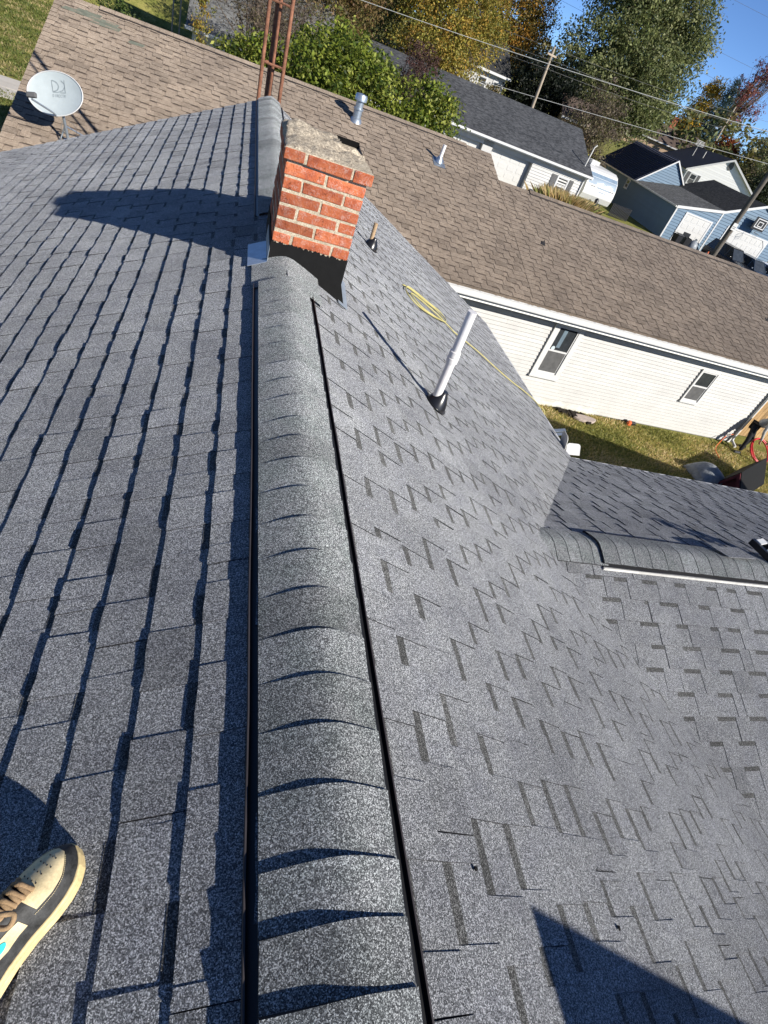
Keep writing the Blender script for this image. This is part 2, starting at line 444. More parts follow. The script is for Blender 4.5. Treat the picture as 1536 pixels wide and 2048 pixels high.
walk_a = slab('path', [(-40, 27.9), (-3.0, 28.1), (-3.0, 29.75), (-40, 29.6)], GZ-0.1, GZ+0.03, 'concrete')
walk_b = slab('path', [(-40, 26.4), (-3.0, 26.7), (-3.0, 28.06), (-40, 27.86)], GZ-0.1, GZ+0.026, 'concrete')
M['asphalt'] = plain('worn_driveway', (0.16, 0.155, 0.15), 0.9, 0.2, nscale=1.4, amount=0.25)
slab('driveway', [(33, 40), (62, 38), (62, 48.0), (36.9, 49.2), (34.5, 49.2)], GZ-0.1, GZ+0.02, 'asphalt')
slab('driveway', [(7, 39), (26, 38.5), (26, 44.9), (7, 45.5)], GZ-0.1, GZ+0.02, 'asphalt')

def grass_patch(name, x0, x1, y0, y1, n, h, cols, wmin=0.012):
    x = nrg.uniform(x0, x1, n); y = nrg.uniform(y0, y1, n); z = ground_h(x, y)
    a = nrg.uniform(0, 2*np.pi, n); hh = h*nrg.uniform(0.4, 1.0, n); w = wmin*nrg.uniform(0.6, 1.6, n)
    lx, ly = nrg.normal(0, 0.6, n)*hh, nrg.normal(0, 0.6, n)*hh
    V = np.zeros((n, 3, 3)); V[:, 0] = np.stack([x-np.cos(a)*w, y-np.sin(a)*w, z], 1)
    V[:, 1] = np.stack([x+np.cos(a)*w, y+np.sin(a)*w, z], 1); V[:, 2] = np.stack([x+lx, y+ly, z+hh], 1)
    me = bpy.data.meshes.new(name); me.materials.append(M['leaf'])
    me.vertices.add(3*n); me.vertices.foreach_set('co', V.reshape(-1))
    me.loops.add(3*n); me.loops.foreach_set('vertex_index', np.arange(3*n, dtype=np.int32))
    me.polygons.add(n); me.polygons.foreach_set('loop_start', np.arange(0, 3*n, 3, dtype=np.int32))
    at = me.attributes.new('leafcol', 'FLOAT_COLOR', 'FACE')
    cols = np.array(cols); patch = np.sin(x*2.1+y*1.3)+np.sin(x*0.9-y*2.7+1)+nrg.normal(0, 0.9, n)
    idx = np.clip(((patch+2.4)/4.8*len(cols)).astype(int), 0, len(cols)-1)
    c = cols[idx]*nrg.uniform(0.7, 1.25, (n, 1))
    at.data.foreach_set('color', np.concatenate([c, np.ones((n, 1))], 1).astype(np.float32).reshape(-1))
    me.update(calc_edges=True)
    return tag(link(name, me), kind='stuff')
GR = [(0.15, 0.16, 0.035), (0.29, 0.28, 0.07), (0.44, 0.38, 0.12), (0.58, 0.45, 0.18), (0.66, 0.52, 0.28)]
grass_patch('grass', 4.5, 18.5, 6.2, 12.45, 60000, 0.085, GR)
grass_patch('grass', -24, -3.9, 14, 27.7, 60000, 0.11, [(0.085, 0.11, 0.025), (0.13, 0.16, 0.035), (0.17, 0.19, 0.05), (0.24, 0.22, 0.08), (0.38, 0.31, 0.15)], 0.02)
grass_patch('grass', -28, -3.0, 29.9, 58, 60000, 0.14, [(0.085, 0.11, 0.025), (0.13, 0.16, 0.035), (0.17, 0.19, 0.05), (0.24, 0.22, 0.08), (0.38, 0.31, 0.15)], 0.035)

# ------------------------------------------------------------------ the house we stand on
TH = math.atan(0.5); CT, ST = math.cos(TH), math.sin(TH)
VL, NL = A3(-CT, 0, -ST), A3(-ST, 0, CT)
VR, NR = A3(CT, 0, -ST), A3(ST, 0, CT)
PG = 0.41; QG = math.atan(PG); CQ, SQ = math.cos(QG), math.sin(QG)
RIDGE_G = A3(0, 2.30, -0.90)
EXP = 0.1455
SH = ['shingle', 'band', 'asphalt_edge']
house = thing('house', 'house under a charcoal grey shingle roof whose ridge runs up to the red brick chimney', 'house', (0, 3, GZ))
Y0, Y1 = -2.5, 9.03
def house_shell():
    w = MB()      # walls below the eaves
    w.box((-4.0, Y0, GZ), (8.0, 0, 0), (0, Y1-0.35-Y0, 0), (0, 0, -2.25-GZ))
    w.prism([(-4.0, 8.60, -2.25), (4.0, 8.60, -2.25), (0, 8.60, -0.10)], (0, 0.08, 0))
    w.box((4.0, -2.4, GZ), (8.5, 0, 0), (0, 7.25, 0), (0, 0, -2.3-GZ))
    w.build('wall', 'siding', house)
    d = MB()
    t = 0.02
    for V, N, ln in ((VL, NL, 4.80), (VR, NR, 4.63)):
        a, b = A3(0, Y0, 0), A3(0, Y1-0.01, 0)
        d.prism([a-N*0.004, b-N*0.004, b+V*ln-N*0.004, a+V*ln-N*0.004], -N*t)
    for sg, ln in ((1, 3.12), (-1, 4.6)):
        V = A3(0, sg*CQ, -SQ); N = A3(0, sg*SQ, CQ)
        a, b = A3(1.72, 2.30, -0.90), A3(12.8, 2.30, -0.90)
        d.prism([a-N*0.004, b-N*0.004, b+V*ln-N*0.004, a+V*ln-N*0.004], -N*t)
    d.build('roof', 'deck', house)
    f = MB()      # drip edges, fascias and rakes
    z = -2.07
    f.box((3.98, 5.09, z-0.24), (8.8, 0, 0), (0, 0.02, 0), (0, 0, 0.20))
    f.box((4.0, 5.165, z-0.022), (8.8, 0, 0), (0, 0.016, 0), (0, 0, 0.022))
    f.box((4.15, 5.3, z-0.22), (0.02, 0, 0), (0, Y1-5.3, 0), (0, 0, 0.20))
    f.box((4.15, 5.3, z-0.03), (0.03, 0, 0), (0, Y1-5.3, 0), (0, 0, 0.022))
    f.box((-4.32, Y0, -2.36), (0.02, 0, 0), (0, Y1-Y0, 0), (0, 0, 0.18))
    for V, N in ((VL, NL), (VR, NR)):
        a = A3(0, Y1+0.004, 0)-N*0.02
        f.prism([a, a+V*4.62, a+V*4.62-A3(0, 0, 0.16), a-A3(0, 0, 0.16)], (0, 0.02, 0))
    f.build('fascia', 'white', house)
house_shell()
roof_strips = []
UY, UX = A3(0, 1, 0), A3(1, 0, 0)
roof_strips += shingles(A3(0, 0, 0)+VL*0.0218, UY, VL, NL, Y0, Y1, range(0, 33), EXP, seg=3, lift=0.0017, jit=0.003, tb=0.0092, tt=0.0016, tone_sd=0.04, darkp=0.09)
roof_strips += shingles(A3(0, 0, 0)+VR*0.0100, UY, VR, NR, Y0, Y1, range(0, 32), EXP, seg=2, lift=0.0008, tb=0.0036, tt=0.0034, tabw=(0.10, 0.19), gapw=(0.09, 0.17), bw=0.036, tone_sd=0.035, darkp=0.03)
gF_V, gF_N = A3(0, CQ, -SQ), A3(0, SQ, CQ)
gN_V, gN_N = A3(0, -CQ, -SQ), A3(0, -SQ, CQ)
roof_strips += shingles(RIDGE_G+gF_V*0.05, UX, gF_V, gF_N, 1.75, 12.6, range(0, 21), EXP, lift=0.0016,
                        skip=lambda u, r: u < 1.4+0.7*(r*EXP))
roof_strips += shingles(RIDGE_G+gN_V*0.0815, UX, gN_V, gN_N, 1.75, 12.6, range(0, 30), EXP, tb=0.0034, tt=0.0028, gapw=(0.09, 0.17), tone_sd=0.04, darkp=0.05,
                        skip=lambda u, r: u < 1.2+0.7*(r*EXP))
lay(roof_strips, house, SH, 'outer_shingles', 300)

def ridge_cover(parent, W, p, joints, hl, hr, hgt, lips=None, lip_top='brown_plastic', curl=lambda i, a: 0.0, t_start=None, vent=True, rho=0.045, k_step=1.0):
    """cap shingles along a ridge, and the black vent under them. W(t, a, z): along, across, up."""
    def prof(a): return hgt*1.0-p*math.sqrt(a*a+rho*rho)
    step = lambda a: k_step*(0.0006+0.0066*min(1.25, max(0, (a+hl*0.95)/(hl*0.9))))
    n = 18; NA = [-hl+(hl+hr)*k/n for k in range(n+1)]
    for i in range(len(joints)-1):
        t0, t1 = joints[i], joints[i+1]
        m = MB(); rows = []; dw = rng.uniform(-0.003, 0.003)
        tone = 1+rng.gauss(0, 0.11)
        for s in (0, 0.1, 0.2, 0.32, 0.45, 0.6, 0.8, 0.93, 1.0):
            t = (t0-0.012)*(1-s)+t1*s
            rows.append([W(t+0.004*math.sin(a*9+i), a*(1+dw), prof(a)+0.001+(step(a)+0.003*k_step*min(1, max(0, (a+hl)/0.1)))*s**1.4+0.0055*k_step*max(0, 1-s/0.42)**2*min(1, (a+hl)/0.1)+curl(i, a)*s*s) for a in NA])
        m.grid(rows, 0, tone)
        low = [W(t1+0.002, a*(1+dw), prof(a)-0.001) for a in NA]
        m.grid([rows[-1], low], 1)
        for j in (0, n):
            m.grid([[r[j] for r in rows], [W(0, 0, 0)*0+(np.array(r[j])-np.array(W(0, 0, 0.006))+np.array(W(0, 0, 0))) for r in rows]], 1)
        o = m.build('ridge_cap', ['cap', 'asphalt_edge'], parent); soften(o, 35)
    if not vent: return
    tA, tB = joints[0], joints[-1]
    for sgn, h, lx in ((-1, hl, lips[0]), (1, hr, lips[1])):
        v = MB(); lv = MB(); le = MB()
        sl = lambda a: -p*abs(a)
        a_in = sgn*(h-0.018)
        N = max(2, int((tB-tA)/0.35)); ts = [tA+(tB-tA)*k/N for k in range(N+1)]
        wob = [rng.uniform(-0.0018, 0.0018) for _ in ts]
        for k in range(N):
            ta, tb_ = ts[k], ts[k+1]
            la, lb = sgn*(lx+wob[k]), sgn*(lx+wob[k+1])
            q = lambda t, a, z: np.array(W(t, a, z))
            v.prism([q(ta, a_in, sl(a_in)+0.009), q(tb_, a_in, sl(a_in)+0.009), q(tb_, lb, sl(lb)+0.009), q(ta, la, sl(la)+0.009)], q(0, 0, 0.004)-q(0, 0, 0))
            v.quad(q(ta, a_in, sl(a_in)+0.006), q(ta, a_in, prof(a_in)), q(tb_, a_in, prof(a_in)), q(tb_, a_in, sl(a_in)+0.006))
            le.prism([q(ta, la, sl(la)+0.008), q(tb_, lb, sl(lb)+0.008), q(tb_, lb+sgn*0.0035, sl(lb)+0.008), q(ta, la+sgn*0.0035, sl(la)+0.008)], q(0, 0, 0.0165)-q(0, 0, 0))
        t = tA+0.006
        while t < min(tB, tA+40):
            a1 = sgn*(h-0.014)
            q = lambda t, a, z: np.array(W(t, a, z))
            lv.box(q(t, a_in, sl(a_in)+0.008), q(0.003, 0, 0)-q(0, 0, 0), q(0, sgn*0.010, -p*0.010)-q(0, 0, 0), q(0, 0, prof(a_in)-sl(a_in)-0.012)-q(0, 0, 0))
            t += 0.011
        v.build('ridge_vent', 'black_plastic', parent)
        le.build('vent_baffle', lip_top, parent)
        lv.build('vent_louvres', 'black_plastic', parent, kind='stuff')

Wm = lambda t, a, z: A3(a, t, z)
jn = [-0.75, -0.61, -0.47, -0.33, -0.19, -0.08, 0.012, 0.1085, 0.2103, 0.309, 0.4458, 0.5804, 0.7048, 0.8318, 0.9618, 1.0983, 1.2384, 1.3822, 1.5361, 1.6643,
      1.7791, 1.9249, 2.0546, 2.1956, 2.3727, 2.5334, 2.6652, 2.8068, 2.9528, 3.1032]
def curl_near(i, a):
    k = {6: 0.010, 7: 0.009, 8: 0.006, 9: 0.002}.get(i, 0.0)
    return k*max(0.0, (0.06-a)/0.2)
ridge_cover(house, Wm, 0.5, jn, 0.152, 0.123, 0.033, (0.171, 0.152), curl=curl_near)
ridge_cover(house, Wm, 0.5, [3.075, 3.16, 3.29, 3.445], 0.185, 0.21, 0.020, vent=False, rho=0.05)
jf = [4.14+0.139*k for k in range(36)]; jf = [t for t in jf if t < 9.06]
ridge_cover(house, Wm, 0.5, jf[1:], 0.152, 0.123, 0.033, (0.171, 0.152))
Wg = lambda t, a, z: A3(t, 2.30-a, -0.90+z)
Wg = lambda t, a, z: A3(-t, 2.30-a, -0.90+z)
ridge_cover(house, Wg, PG, [-2.30, -2.20, -2.10, -2.0, -1.9, -1.8], 0.15, 0.15, 0.016, vent=False, rho=0.05, k_step=0.35)
jg = [2.262+0.139*k for k in range(74)]
ridge_cover(house, Wg, PG, [-t for t in jg[::-1]], 0.150, 0.147, 0.033, (0.168, 0.168), k_step=0.35)
fl = MB(); fl.box((2.26, 2.30-0.178, -0.90-PG*0.178+0.010), (10.2, 0, 0), (0, 0.012, 0), (0, 0, 0.018)); fl.build('vent_edge_flashing', 'dirty_white', house)

# the far wing of the house, beyond the frame on the right; its gable shades the lawn
def wing():
    m = MB(); a, b, c = A3(8.9, 5.22, -2.15), A3(12.4, 5.22, -0.23), A3(17.6, 5.22, -1.84)
    for p, q in ((a, b), (b, c)): m.prism([p, q, q-A3(0, 9, 0), p-A3(0, 9, 0)], (0, 0, -0.12))
    m.build('wing_roof', 'shingle', house)
    w = MB(); w.prism([(9.2, 4.9, GZ), (17.3, 4.9, GZ), (17.3, 4.9, -2.0), (12.4, 4.9, -0.4), (9.2, 4.9, -2.2)], (0, -8, 0)); w.build('wing_wall', 'siding', house)
wing()

# unseen gable added behind the photographer, shaped to cast the shadow on the slope
def shadow_gable():
    t = 2.2; tip = A3(0.548, 0.258, -0.274)+SUN*t
    q = A3(1.552, -0.049, -0.776); q = q+SUN*((tip[1]-q[1])/SUN[1])
    k = (tip[2]-q[2])/(q[0]-tip[0])
    back = A3(0, -2.2, 0)
    def down(sg):       # where a slope meets the main roof
        d = (tip[2]+0.5*tip[0])/(k-0.5) if sg > 0 else (tip[2]+0.5*tip[0])/(k+0.5)
        d = min(d, 1.5)
        return A3(tip[0]+sg*d, tip[1], tip[2]-k*d)
    l, r = down(-1), down(1)
    m = MB()
    for e in (l, r):
        n = unit(np.cross(e-tip, back)); n = n if n[2] > 0 else -n
        m.prism([tip, e, e+back, tip+back], -n*0.03)
    m.build('shadow_gable_roof', 'shingle', house)
    g = MB(); y = A3(0, -0.12, 0)
    g.prism([tip+y-A3(0, 0, .05), l+y, A3(l[0], l[1], -0.5*l[0])+y, A3(r[0], r[1], -0.5*r[0]-0.05)+y, r+y], (0, -0.05, 0)); g.build('shadow_gable_wall', 'siding', house)
shadow_gable()

# chimney: part of the house, every brick a sub-part
CX0, CX1, CY0, CY1, CZ0 = -0.095, 0.352, 3.449, 4.079, 0.071
def chimney():
    core = MB(); core.box((CX0+0.0035, CY0+0.0035, -0.35), (CX1-CX0-0.007, 0, 0), (0, CY1-CY0-0.007, 0), (0, 0, 0.35+0.494))
    core.box((CX0-0.0165, CY0-0.0165, 0.497), (CX1-CX0+0.033, 0, 0), (0, CY1-CY0+0.033, 0), (0, 0, 0.056))
    ch = core.build('chimney', 'mortar', house)
    RH = 0.0705
    for row in range(7):
        z = CZ0+row*RH; odd = row % 2 == 0
        ex = 0.021 if row == 6 else 0.0
        x0, x1, y0, y1 = CX0-ex, CX1+ex, CY0-ex, CY1+ex
        def bricks_on(a, b, brks):
            ln = b-a; return [(a+ln*s, a+ln*e_) for s, e_ in brks]
        pf = [(0, .22), (.25, .75), (.78, 1)] if odd else [(0, .485), (.515, 1)]
        ps = [(0, .155), (.175, .49), (.51, .825), (.845, 1)] if odd else [(.0, .315), (.335, .655), (.675, 1)]
        def brick(o, ax, ay):
            m = MB(); j = lambda s: rng.uniform(-s, s)
            m.box(np.array(o)+A3(j(.0015), j(.0015), j(.002)), ax, ay, (0, 0, 0.0555), 0, 1+rng.gauss(0, 0.17))
            m.v = [(p[0]+j(.0022), p[1]+j(.0015), p[2]+j(.0026)) for p in m.v]
            b = m.build('brick', 'brick', ch); bevel(b, 0.0045, 2)
        dp = 0.095
        for a, b in bricks_on(x0, x1, pf):
            brick((a, y0, z), (b-a, 0, 0), (0, dp, 0)); brick((a, y1-dp, z), (b-a, 0, 0), (0, dp, 0))
        for a, b in bricks_on(y0+dp+0.012, y1-dp-0.012, ps):
            brick((x0, a, z), (dp, 0, 0), (0, b-a, 0)); brick((x1-dp, a, z), (dp, 0, 0), (0, b-a, 0))
    # broken mortar crown with the flue opening
    nx, ny = 44, 56; X0, X1, Ya, Yb = CX0-0.022, CX1+0.022, CY0-0.018, CY1+0.02
    from mathutils import noise as mn
    rows = []
    for i in range(nx+1):
        rw = []
        for j in range(ny+1):
            x = X0+(X1-X0)*i/nx; y = Ya+(Yb-Ya)*j/ny
            nz = mn.fractal(Vector((x*14, y*14, 3)), 0.8, 2.0, 4)*0.014+mn.noise(Vector((x*50, y*50, 1)))*0.006
            edge = min(i, nx-i, j, ny-j)/6.0
            h = 0.553+0.016*min(1, edge)+nz
            s = max(0, min(1, (y-3.60)/0.07)); h += 0.016*s*(0.75+0.6*mn.noise(Vector((x*7, y*7, 9))))
            s2 = max(0, min(1, (0.10-x)/0.10))*max(0, 1-abs(y-3.82)/0.2); h += 0.035*s2
            if y < 3.78 and x > 0.12: h -= 0.02*min(1, (x-0.12)/0.1)
            if 0.20 < x < 0.352 and y >= 4.04: h = max(h, 0.578)
            if 0.225 < x < 0.352 and 3.80 < y < 4.04: h = 0.30
            if i in (0, nx) or j in (0, ny): h = 0.545
            rw.append((x+mn.noise(Vector((x*30, y*30, 5)))*0.004, y, h))
        rows.append(rw)
    m = MB(); m.grid(rows)
    o = m.build('mortar_crown', 'crown', ch); soften(o, 60)
    s = MB(); s.box((0.195, 3.77, 0.31), (0.15, 0, 0), (0, 0.26, 0), (0, 0, 0.004)); s.box((0.215, 4.036, 0.40), (0.145, 0, 0), (0, 0.012, 0), (0, 0, 0.185)); s.box((0.212, 3.82, 0.40), (0.012, 0, 0), (0, 0.22, 0), (0, 0, 0.175)); s.build('flue', 'soot_shade', ch)
    # black roof coating round the foot, with a brushed ragged top edge
    k = MB(); g = 0.0055
    def ragged(a, b, n, nrm):
        a, b = np.array(a, float), np.array(b, float)
        top = [a+(b-a)*i/n+A3(0, 0, CZ0+rng.uniform(-0.008, 0.010)) for i in range(n+1)]
        for i in range(n):
            p, q = top[i], top[i+1]
            p0, q0 = A3(p[0], p[1], -0.36), A3(q[0], q[1], -0.36)
            k.quad(p0, q0, q, p); nn = np.array(nrm)*g*1.0
            k.quad(p, q, q-nn*1.1, p-nn*1.1)
    ragged((CX0-g, CY0-g, 0), (CX1+g, CY0-g, 0), 70, (0, -1, 0))
    ragged((CX1+g, CY0-g, 0), (CX1+g, CY1+g, 0), 40, (1, 0, 0))
    ragged((CX1+g, CY1+g, 0), (CX0-g, CY1+g, 0), 40, (0, 1, 0))
    ragged((CX0-g, CY1+g, 0), (CX0-g, CY0-g, 0), 40, (-1, 0, 0))
    k.prism([(CX1+g, CY0-g+0.001, -0.07), (0.405, CY0-g+0.001, -0.19), (0.405, CY0-g+0.001, -0.215), (CX1+g, CY0-g+0.001, -0.22)], (0, 0.3, 0))
    k.build('roof_coating', 'tar', ch)
    f = MB()
    a = A3(-0.098, 3.39, -0.049)+NL*0.016
    f.prism([a, a+VL*0.115, a+VL*0.115+UY*0.35, a+UY*0.35], NL*0.002)
    f.box((CX0-g-0.004, 3.40, -0.06), (0.002, 0, 0), (0, 0.42, 0), (0, 0, 0.10))
    f.build('step_flashing', 'flash', house)
    f = MB()
    b = A3(0.355, 3.40, -0.1775)+NR*0.014
    f.prism([b, b+VR*0.075, b+VR*0.125+UY*0.50, b+UY*0.62], NR*0.002)
    f.build('step_flashing', 'flash', house)
chimney()

def boot(base, r, h, parent, tilt=0.55):
    m = MB()
    c = np.array(base)+NR*0.010
    dn = VR; n = NR
    pl = [c+UY*(r*1.5*math.cos(a))+dn*(r*1.35*math.sin(a)+r*0.25) for a in np.linspace(0, 2*math.pi, 25)[:-1]]
    m.prism(pl, n*0.004)
    prof = [(r*1.25, 0.004), (r*1.18, h*0.18), (r*1.0, h*0.45), (r*0.72, h*0.75), (r*0.48, h*0.95), (r*0.40, h*1.1)]
    ax = unit(n*0.55+A3(0, 0, 0.45))
    m.lathe(c+dn*r*0.15, ax, prof, 24)
    return soften(m.build('pipe_boot', 'rubber', parent), 50)
def pipe(name, base, top, r, mat, parent, coupling=None):
    m = MB(); base, top = np.array(base, float), np.array(top, float); ax = unit(top-base); ln = np.linalg.norm(top-base)
    m.tube([base, top], r, 20); m.tube([top-ax*0.0001, top-ax*0.06], r*0.86, 20)
    o = soften(m.build(name, mat, parent), 50)
    if coupling is not None:
        c = MB(); p = base+ax*ln*coupling
        c.lathe(p-ax*0.035, ax, [(r*1.02, 0), (r*1.28, 0.002), (r*1.30, 0.03), (r*1.14, 0.033), (r*1.14, 0.040), (r*1.28, 0.043), (r*1.26, 0.075), (r*1.02, 0.078)], 20)
        soften(c.build('pipe_coupling', mat, o), 40)
    return o
pb = A3(1.082, 3.066, -0.541)
pipe('vent_pipe', pb-A3(0, 0, .1), (1.072, 3.066, 0.112), 0.029, 'pvc', house, coupling=0.60)
boot(pb, 0.062, 0.10, house)
sb = A3(1.055, 5.953, -0.5275)
pipe('vent_pipe', sb-A3(0, 0, .1), (1.056, 5.955, -0.296), 0.021, 'copper', house)
boot(sb, 0.06, 0.085, house)

# ------------------------------------------------------------------ generic building blocks
class Frame:
    """a building's own axes: u along the front, v into the building, h above the ground"""
    def __init__(self, origin, az_u, g=GZ):
        self.o = A3(origin[0], origin[1], g); self.u = A3(math.cos(az_u), math.sin(az_u), 0)
        self.v = A3(-math.sin(az_u), math.cos(az_u), 0); self.z = A3(0, 0, 1)
    def __call__(self, u, v, h): return self.o+self.u*u+self.v*v+self.z*h
    def box(self, m, u0, u1, v0, v1, h0, h1, mi=0, tone=1.0):
        return m.box(self(u0, v0, h0), self.u*(u1-u0), self.v*(v1-v0), self.z*(h1-h0), mi, tone)

def clip_band(poly, lo, hi):
    """part of a 2-D polygon with lo <= y <= hi"""
    def half(P, y, keep_above):
        out = []
        for i in range(len(P)):
            a, b = P[i], P[(i+1) % len(P)]
            ia = (a[1] >= y) if keep_above else (a[1] <= y); ib = (b[1] >= y) if keep_above else (b[1] <= y)
            if ia: out.append(a)
            if ia != ib:
                s = (y-a[1])/(b[1]-a[1]); out.append((a[0]+(b[0]-a[0])*s, y))
        return out
    p = half(poly, lo, True)
    return half(p, hi, False) if len(p) > 2 else []

def lap_boards(parent, fr, poly, v, h0, h1, course, mat, depth=0.016, side=None, joints=0, out=-1, gap=0.004):
    """lap siding, each course a board with its lower edge proud. poly is (u, h); side='u' puts it on a side wall: poly is then (v, h) at u=v"""
    h = h0; res = []
    while h < h1-0.01:
        top = min(h+course, h1)
        p = clip_band(poly, h+gap, top)
        if len(p) > 2:
            lo, hi = min(q[0] for q in p), max(q[0] for q in p)
            cuts = [lo]+sorted(rng.uniform(lo+0.5, hi-0.5) for _ in range(joints if hi-lo > 3 else 0))+[hi]
            for a, b in zip(cuts[:-1], cuts[1:]):
                pp = [(q[1], q[0]) for q in p]
                pp = clip_band(pp, a+0.0015, b-0.0015); pp = [(q[1], q[0]) for q in pp]
                if len(pp) < 3: continue
                m = MB(); n = len(pp); tn = 1+rng.gauss(0, 0.022)
                def at(q, lift):
                    w = v+out*(0.003+lift)
                    return fr(q[0], w, q[1]) if side is None else fr(w, q[0], q[1])
                front = [at(q, depth*(1-(q[1]-h)/(top-h))) for q in pp]; back = [at(q, -0.004) for q in pp]
                m.add(front+back, [tuple(range(n))]+[(i, (i+1) % n, n+(i+1) % n, n+i) for i in range(n)], 0, tn)
                res.append(m.build('siding_board', mat, parent))
        h = top
    return res

def sash_window(parent, fr, u0, u1, h0, h1, v=0.0, trim=0.11, mid=0.5, frame='white', glass=('glass', 'screen'), name='window', side=None, proud=0.05, out=-1):
    """double-hung window: trim, sashes, sill and two panes. On a side wall (side='u') the u-range runs along v at u=v"""
    def B(m, a, b, d0, d1, c, d, mi=0):
        d0, d1 = v+out*d0, v+out*d1
        lo, hi = min(d0, d1), max(d0, d1)
        if side is None: fr.box(m, a, b, lo, hi, c, d, mi)
        else: fr.box(m, lo, hi, a, b, c, d, mi)
    w = MB()
    if trim > 0:
        B(w, u0, u0+trim, 0, proud, h0, h1); B(w, u1-trim, u1, 0, proud, h0, h1)
        B(w, u0+trim, u1-trim, 0, proud, h1-trim, h1); B(w, u0+trim, u1-trim, 0, proud, h0, h0+trim*0.8)
    wo = w.build(name, frame, parent)
    a, b, c, d = u0+trim, u1-trim, h0+trim*0.8, h1-trim
    m_ = c+(d-c)*mid
    s = MB(); t = 0.035
    for lo, hi, dp in ((c, m_+t/2, 0.020), (m_-t/2, d, 0.032)):
        B(s, a, a+t, 0.004, dp, lo, hi); B(s, b-t, b, 0.004, dp, lo, hi)
        B(s, a+t, b-t, 0.004, dp, lo, lo+t*1.2); B(s, a+t, b-t, 0.004, dp, hi-t*1.2, hi)
    s.build('sash', frame, wo)
    for i, (lo, hi) in enumerate(((m_+t/2, d-t), (c+t, m_-t/2))):
        g = MB(); B(g, a+t, b-t, 0.004, 0.012+0.003*i, lo, hi); g.build('pane', glass[i], wo)
    if trim > 0:
        l = MB(); B(l, u0-0.02, u1+0.02, 0, proud+0.025, h0-0.035, h0-0.002); l.build('sill', frame, wo)
    return wo

def sectional_door(parent, fr, u0, u1, h0, h1, v, mat='door', nx=4, ny=4, out=-1):
    m = MB(); lo, hi = sorted((v, v+out*0.03)); fr.box(m, u0, u1, lo, hi, h0, h1)
    d = m.build('garage_door', mat, parent)
    ph = (h1-h0)/ny; pw = (u1-u0)/nx
    for i in range(nx):
        for j in range(ny):
            p = MB(); a, b = u0+pw*i+pw*0.12, u0+pw*(i+1)-pw*0.12; c, e = h0+ph*j+ph*0.2, h0+ph*(j+1)-ph*0.2
            lo, hi = sorted((v+out*0.028, v+out*0.042)); fr.box(p, a, b, lo, hi, c, e)
            p.build('door_panel', mat, d)
    return d

# ------------------------------------------------------------------ the neighbour's long white house under brown shingles
nb = Frame((11.91, 12.55), math.radians(2.012))
nh = thing('white_sided_house', 'long white lap sided house under a brown shingle roof, across the strip of lawn', 'house', nb(0, 0, 0))
EV, EH, SL = -0.45, 2.70, 1/3.0
rt = lambda v: EH+(v-EV)*SL
U_A, U_B, U_C = -16.0, -5.39, 5.12
V_A, V_B = 5.06, 3.93
w = MB()
nb.box(w, -15.6, 3.93, 0.0, 7.4, 0.0, 2.55); nb.box(w, -15.6, -5.6, 7.4, 9.7, 0.0, 2.55)
for uu, vr in ((-15.6, V_A), (-5.6, V_A), (3.7, V_B)):
    w.prism([nb(uu, 0.05, 2.5), nb(uu, 2*vr-0.1, 2.5), nb(uu, vr, rt(vr)-0.12)], nb.u*0.12)
M['lap_shade_back'] = plain('siding_lap_shade', (0.20, 0.20, 0.20), 0.8)  # dark grey core: the shade in the lap gaps is put into its colour
w.build('wall', 'lap_shade_back', nh)
lap_boards(nh, nb, [(-15.6, 0.0), (3.86, 0.0), (3.86, 2.4), (-15.6, 2.4)], 0.0, 0.02, 2.40, 0.1005, 'siding', depth=0.022, joints=3, gap=0.012)
t = MB(); nb.box(t, 3.86, 3.97, -0.03, 0.10, 0.0, 2.4); t.build('corner_trim', 'white', nh)
t = MB(); nb.box(t, -3.85, -1.55, -0.034, -0.006, 0.10, 0.215); nb.box(t, -3.9, -1.6, -0.05, -0.006, -0.02, 0.10); t.build('skirt_board', 'dirty_white', nh)
d = MB()     # roof body below the shingles
Nn = unit(nb.z-nb.v*SL); Vd = unit(-nb.v-nb.z*SL)
for a, b, vr in ((U_A, U_B, V_A), (U_B, U_C, V_B)):
    d.prism([nb(a, EV, rt(EV))-Nn*0.005, nb(b, EV, rt(EV))-Nn*0.005, nb(b, vr, rt(vr))-Nn*0.005, nb(a, vr, rt(vr))-Nn*0.005], -Nn*0.09)
    Nb = unit(nb.z+nb.v*SL)
    d.prism([nb(a, vr, rt(vr))-Nb*0.005, nb(b, vr, rt(vr))-Nb*0.005, nb(b, 2*vr+0.5, rt(vr)-(vr+0.5)*SL)-Nb*0.005, nb(a, 2*vr+0.5, rt(vr)-(vr+0.5)*SL)-Nb*0.005], -Nb*0.09)
d.build('roof', 'brown', nh)
M['brown_cut'] = plain('brown_cut_edge', (0.06, 0.047, 0.038), 0.8)
BS = ['brown', 'brown_band', 'brown_cut']
ev_len = math.hypot(1, SL)
strips = []
LA = (V_A-EV)*ev_len; LB = (V_B-EV)*ev_len
e_n = 0.165
nA = int(LA/e_n); nB_ = int(LB/e_n)
O_A = nb(0, EV, rt(EV))-Vd*(nA*e_n); O_B = nb(0, EV, rt(EV))-Vd*(nB_*e_n)
kw = dict(tabw=(0.17, 0.32), gapw=(0.11, 0.22), seg=1, lift=0.001, jit=0.002, tone_sd=0.055, tb=0.009, tt=0.008)
strips += shingles(O_A, nb.u, Vd, Nn, U_A, U_B, range(0, nA), e_n, **kw)
strips += shingles(O_B, nb.u, Vd, Nn, U_B+0.003, U_C, range(0, nB_), e_n, **kw)
lay(strips, nh, BS, 'outer_shingles', 300)
M['brown_edge'] = plain('dark_brown_vent_edge', (0.03, 0.024, 0.022), 0.7)
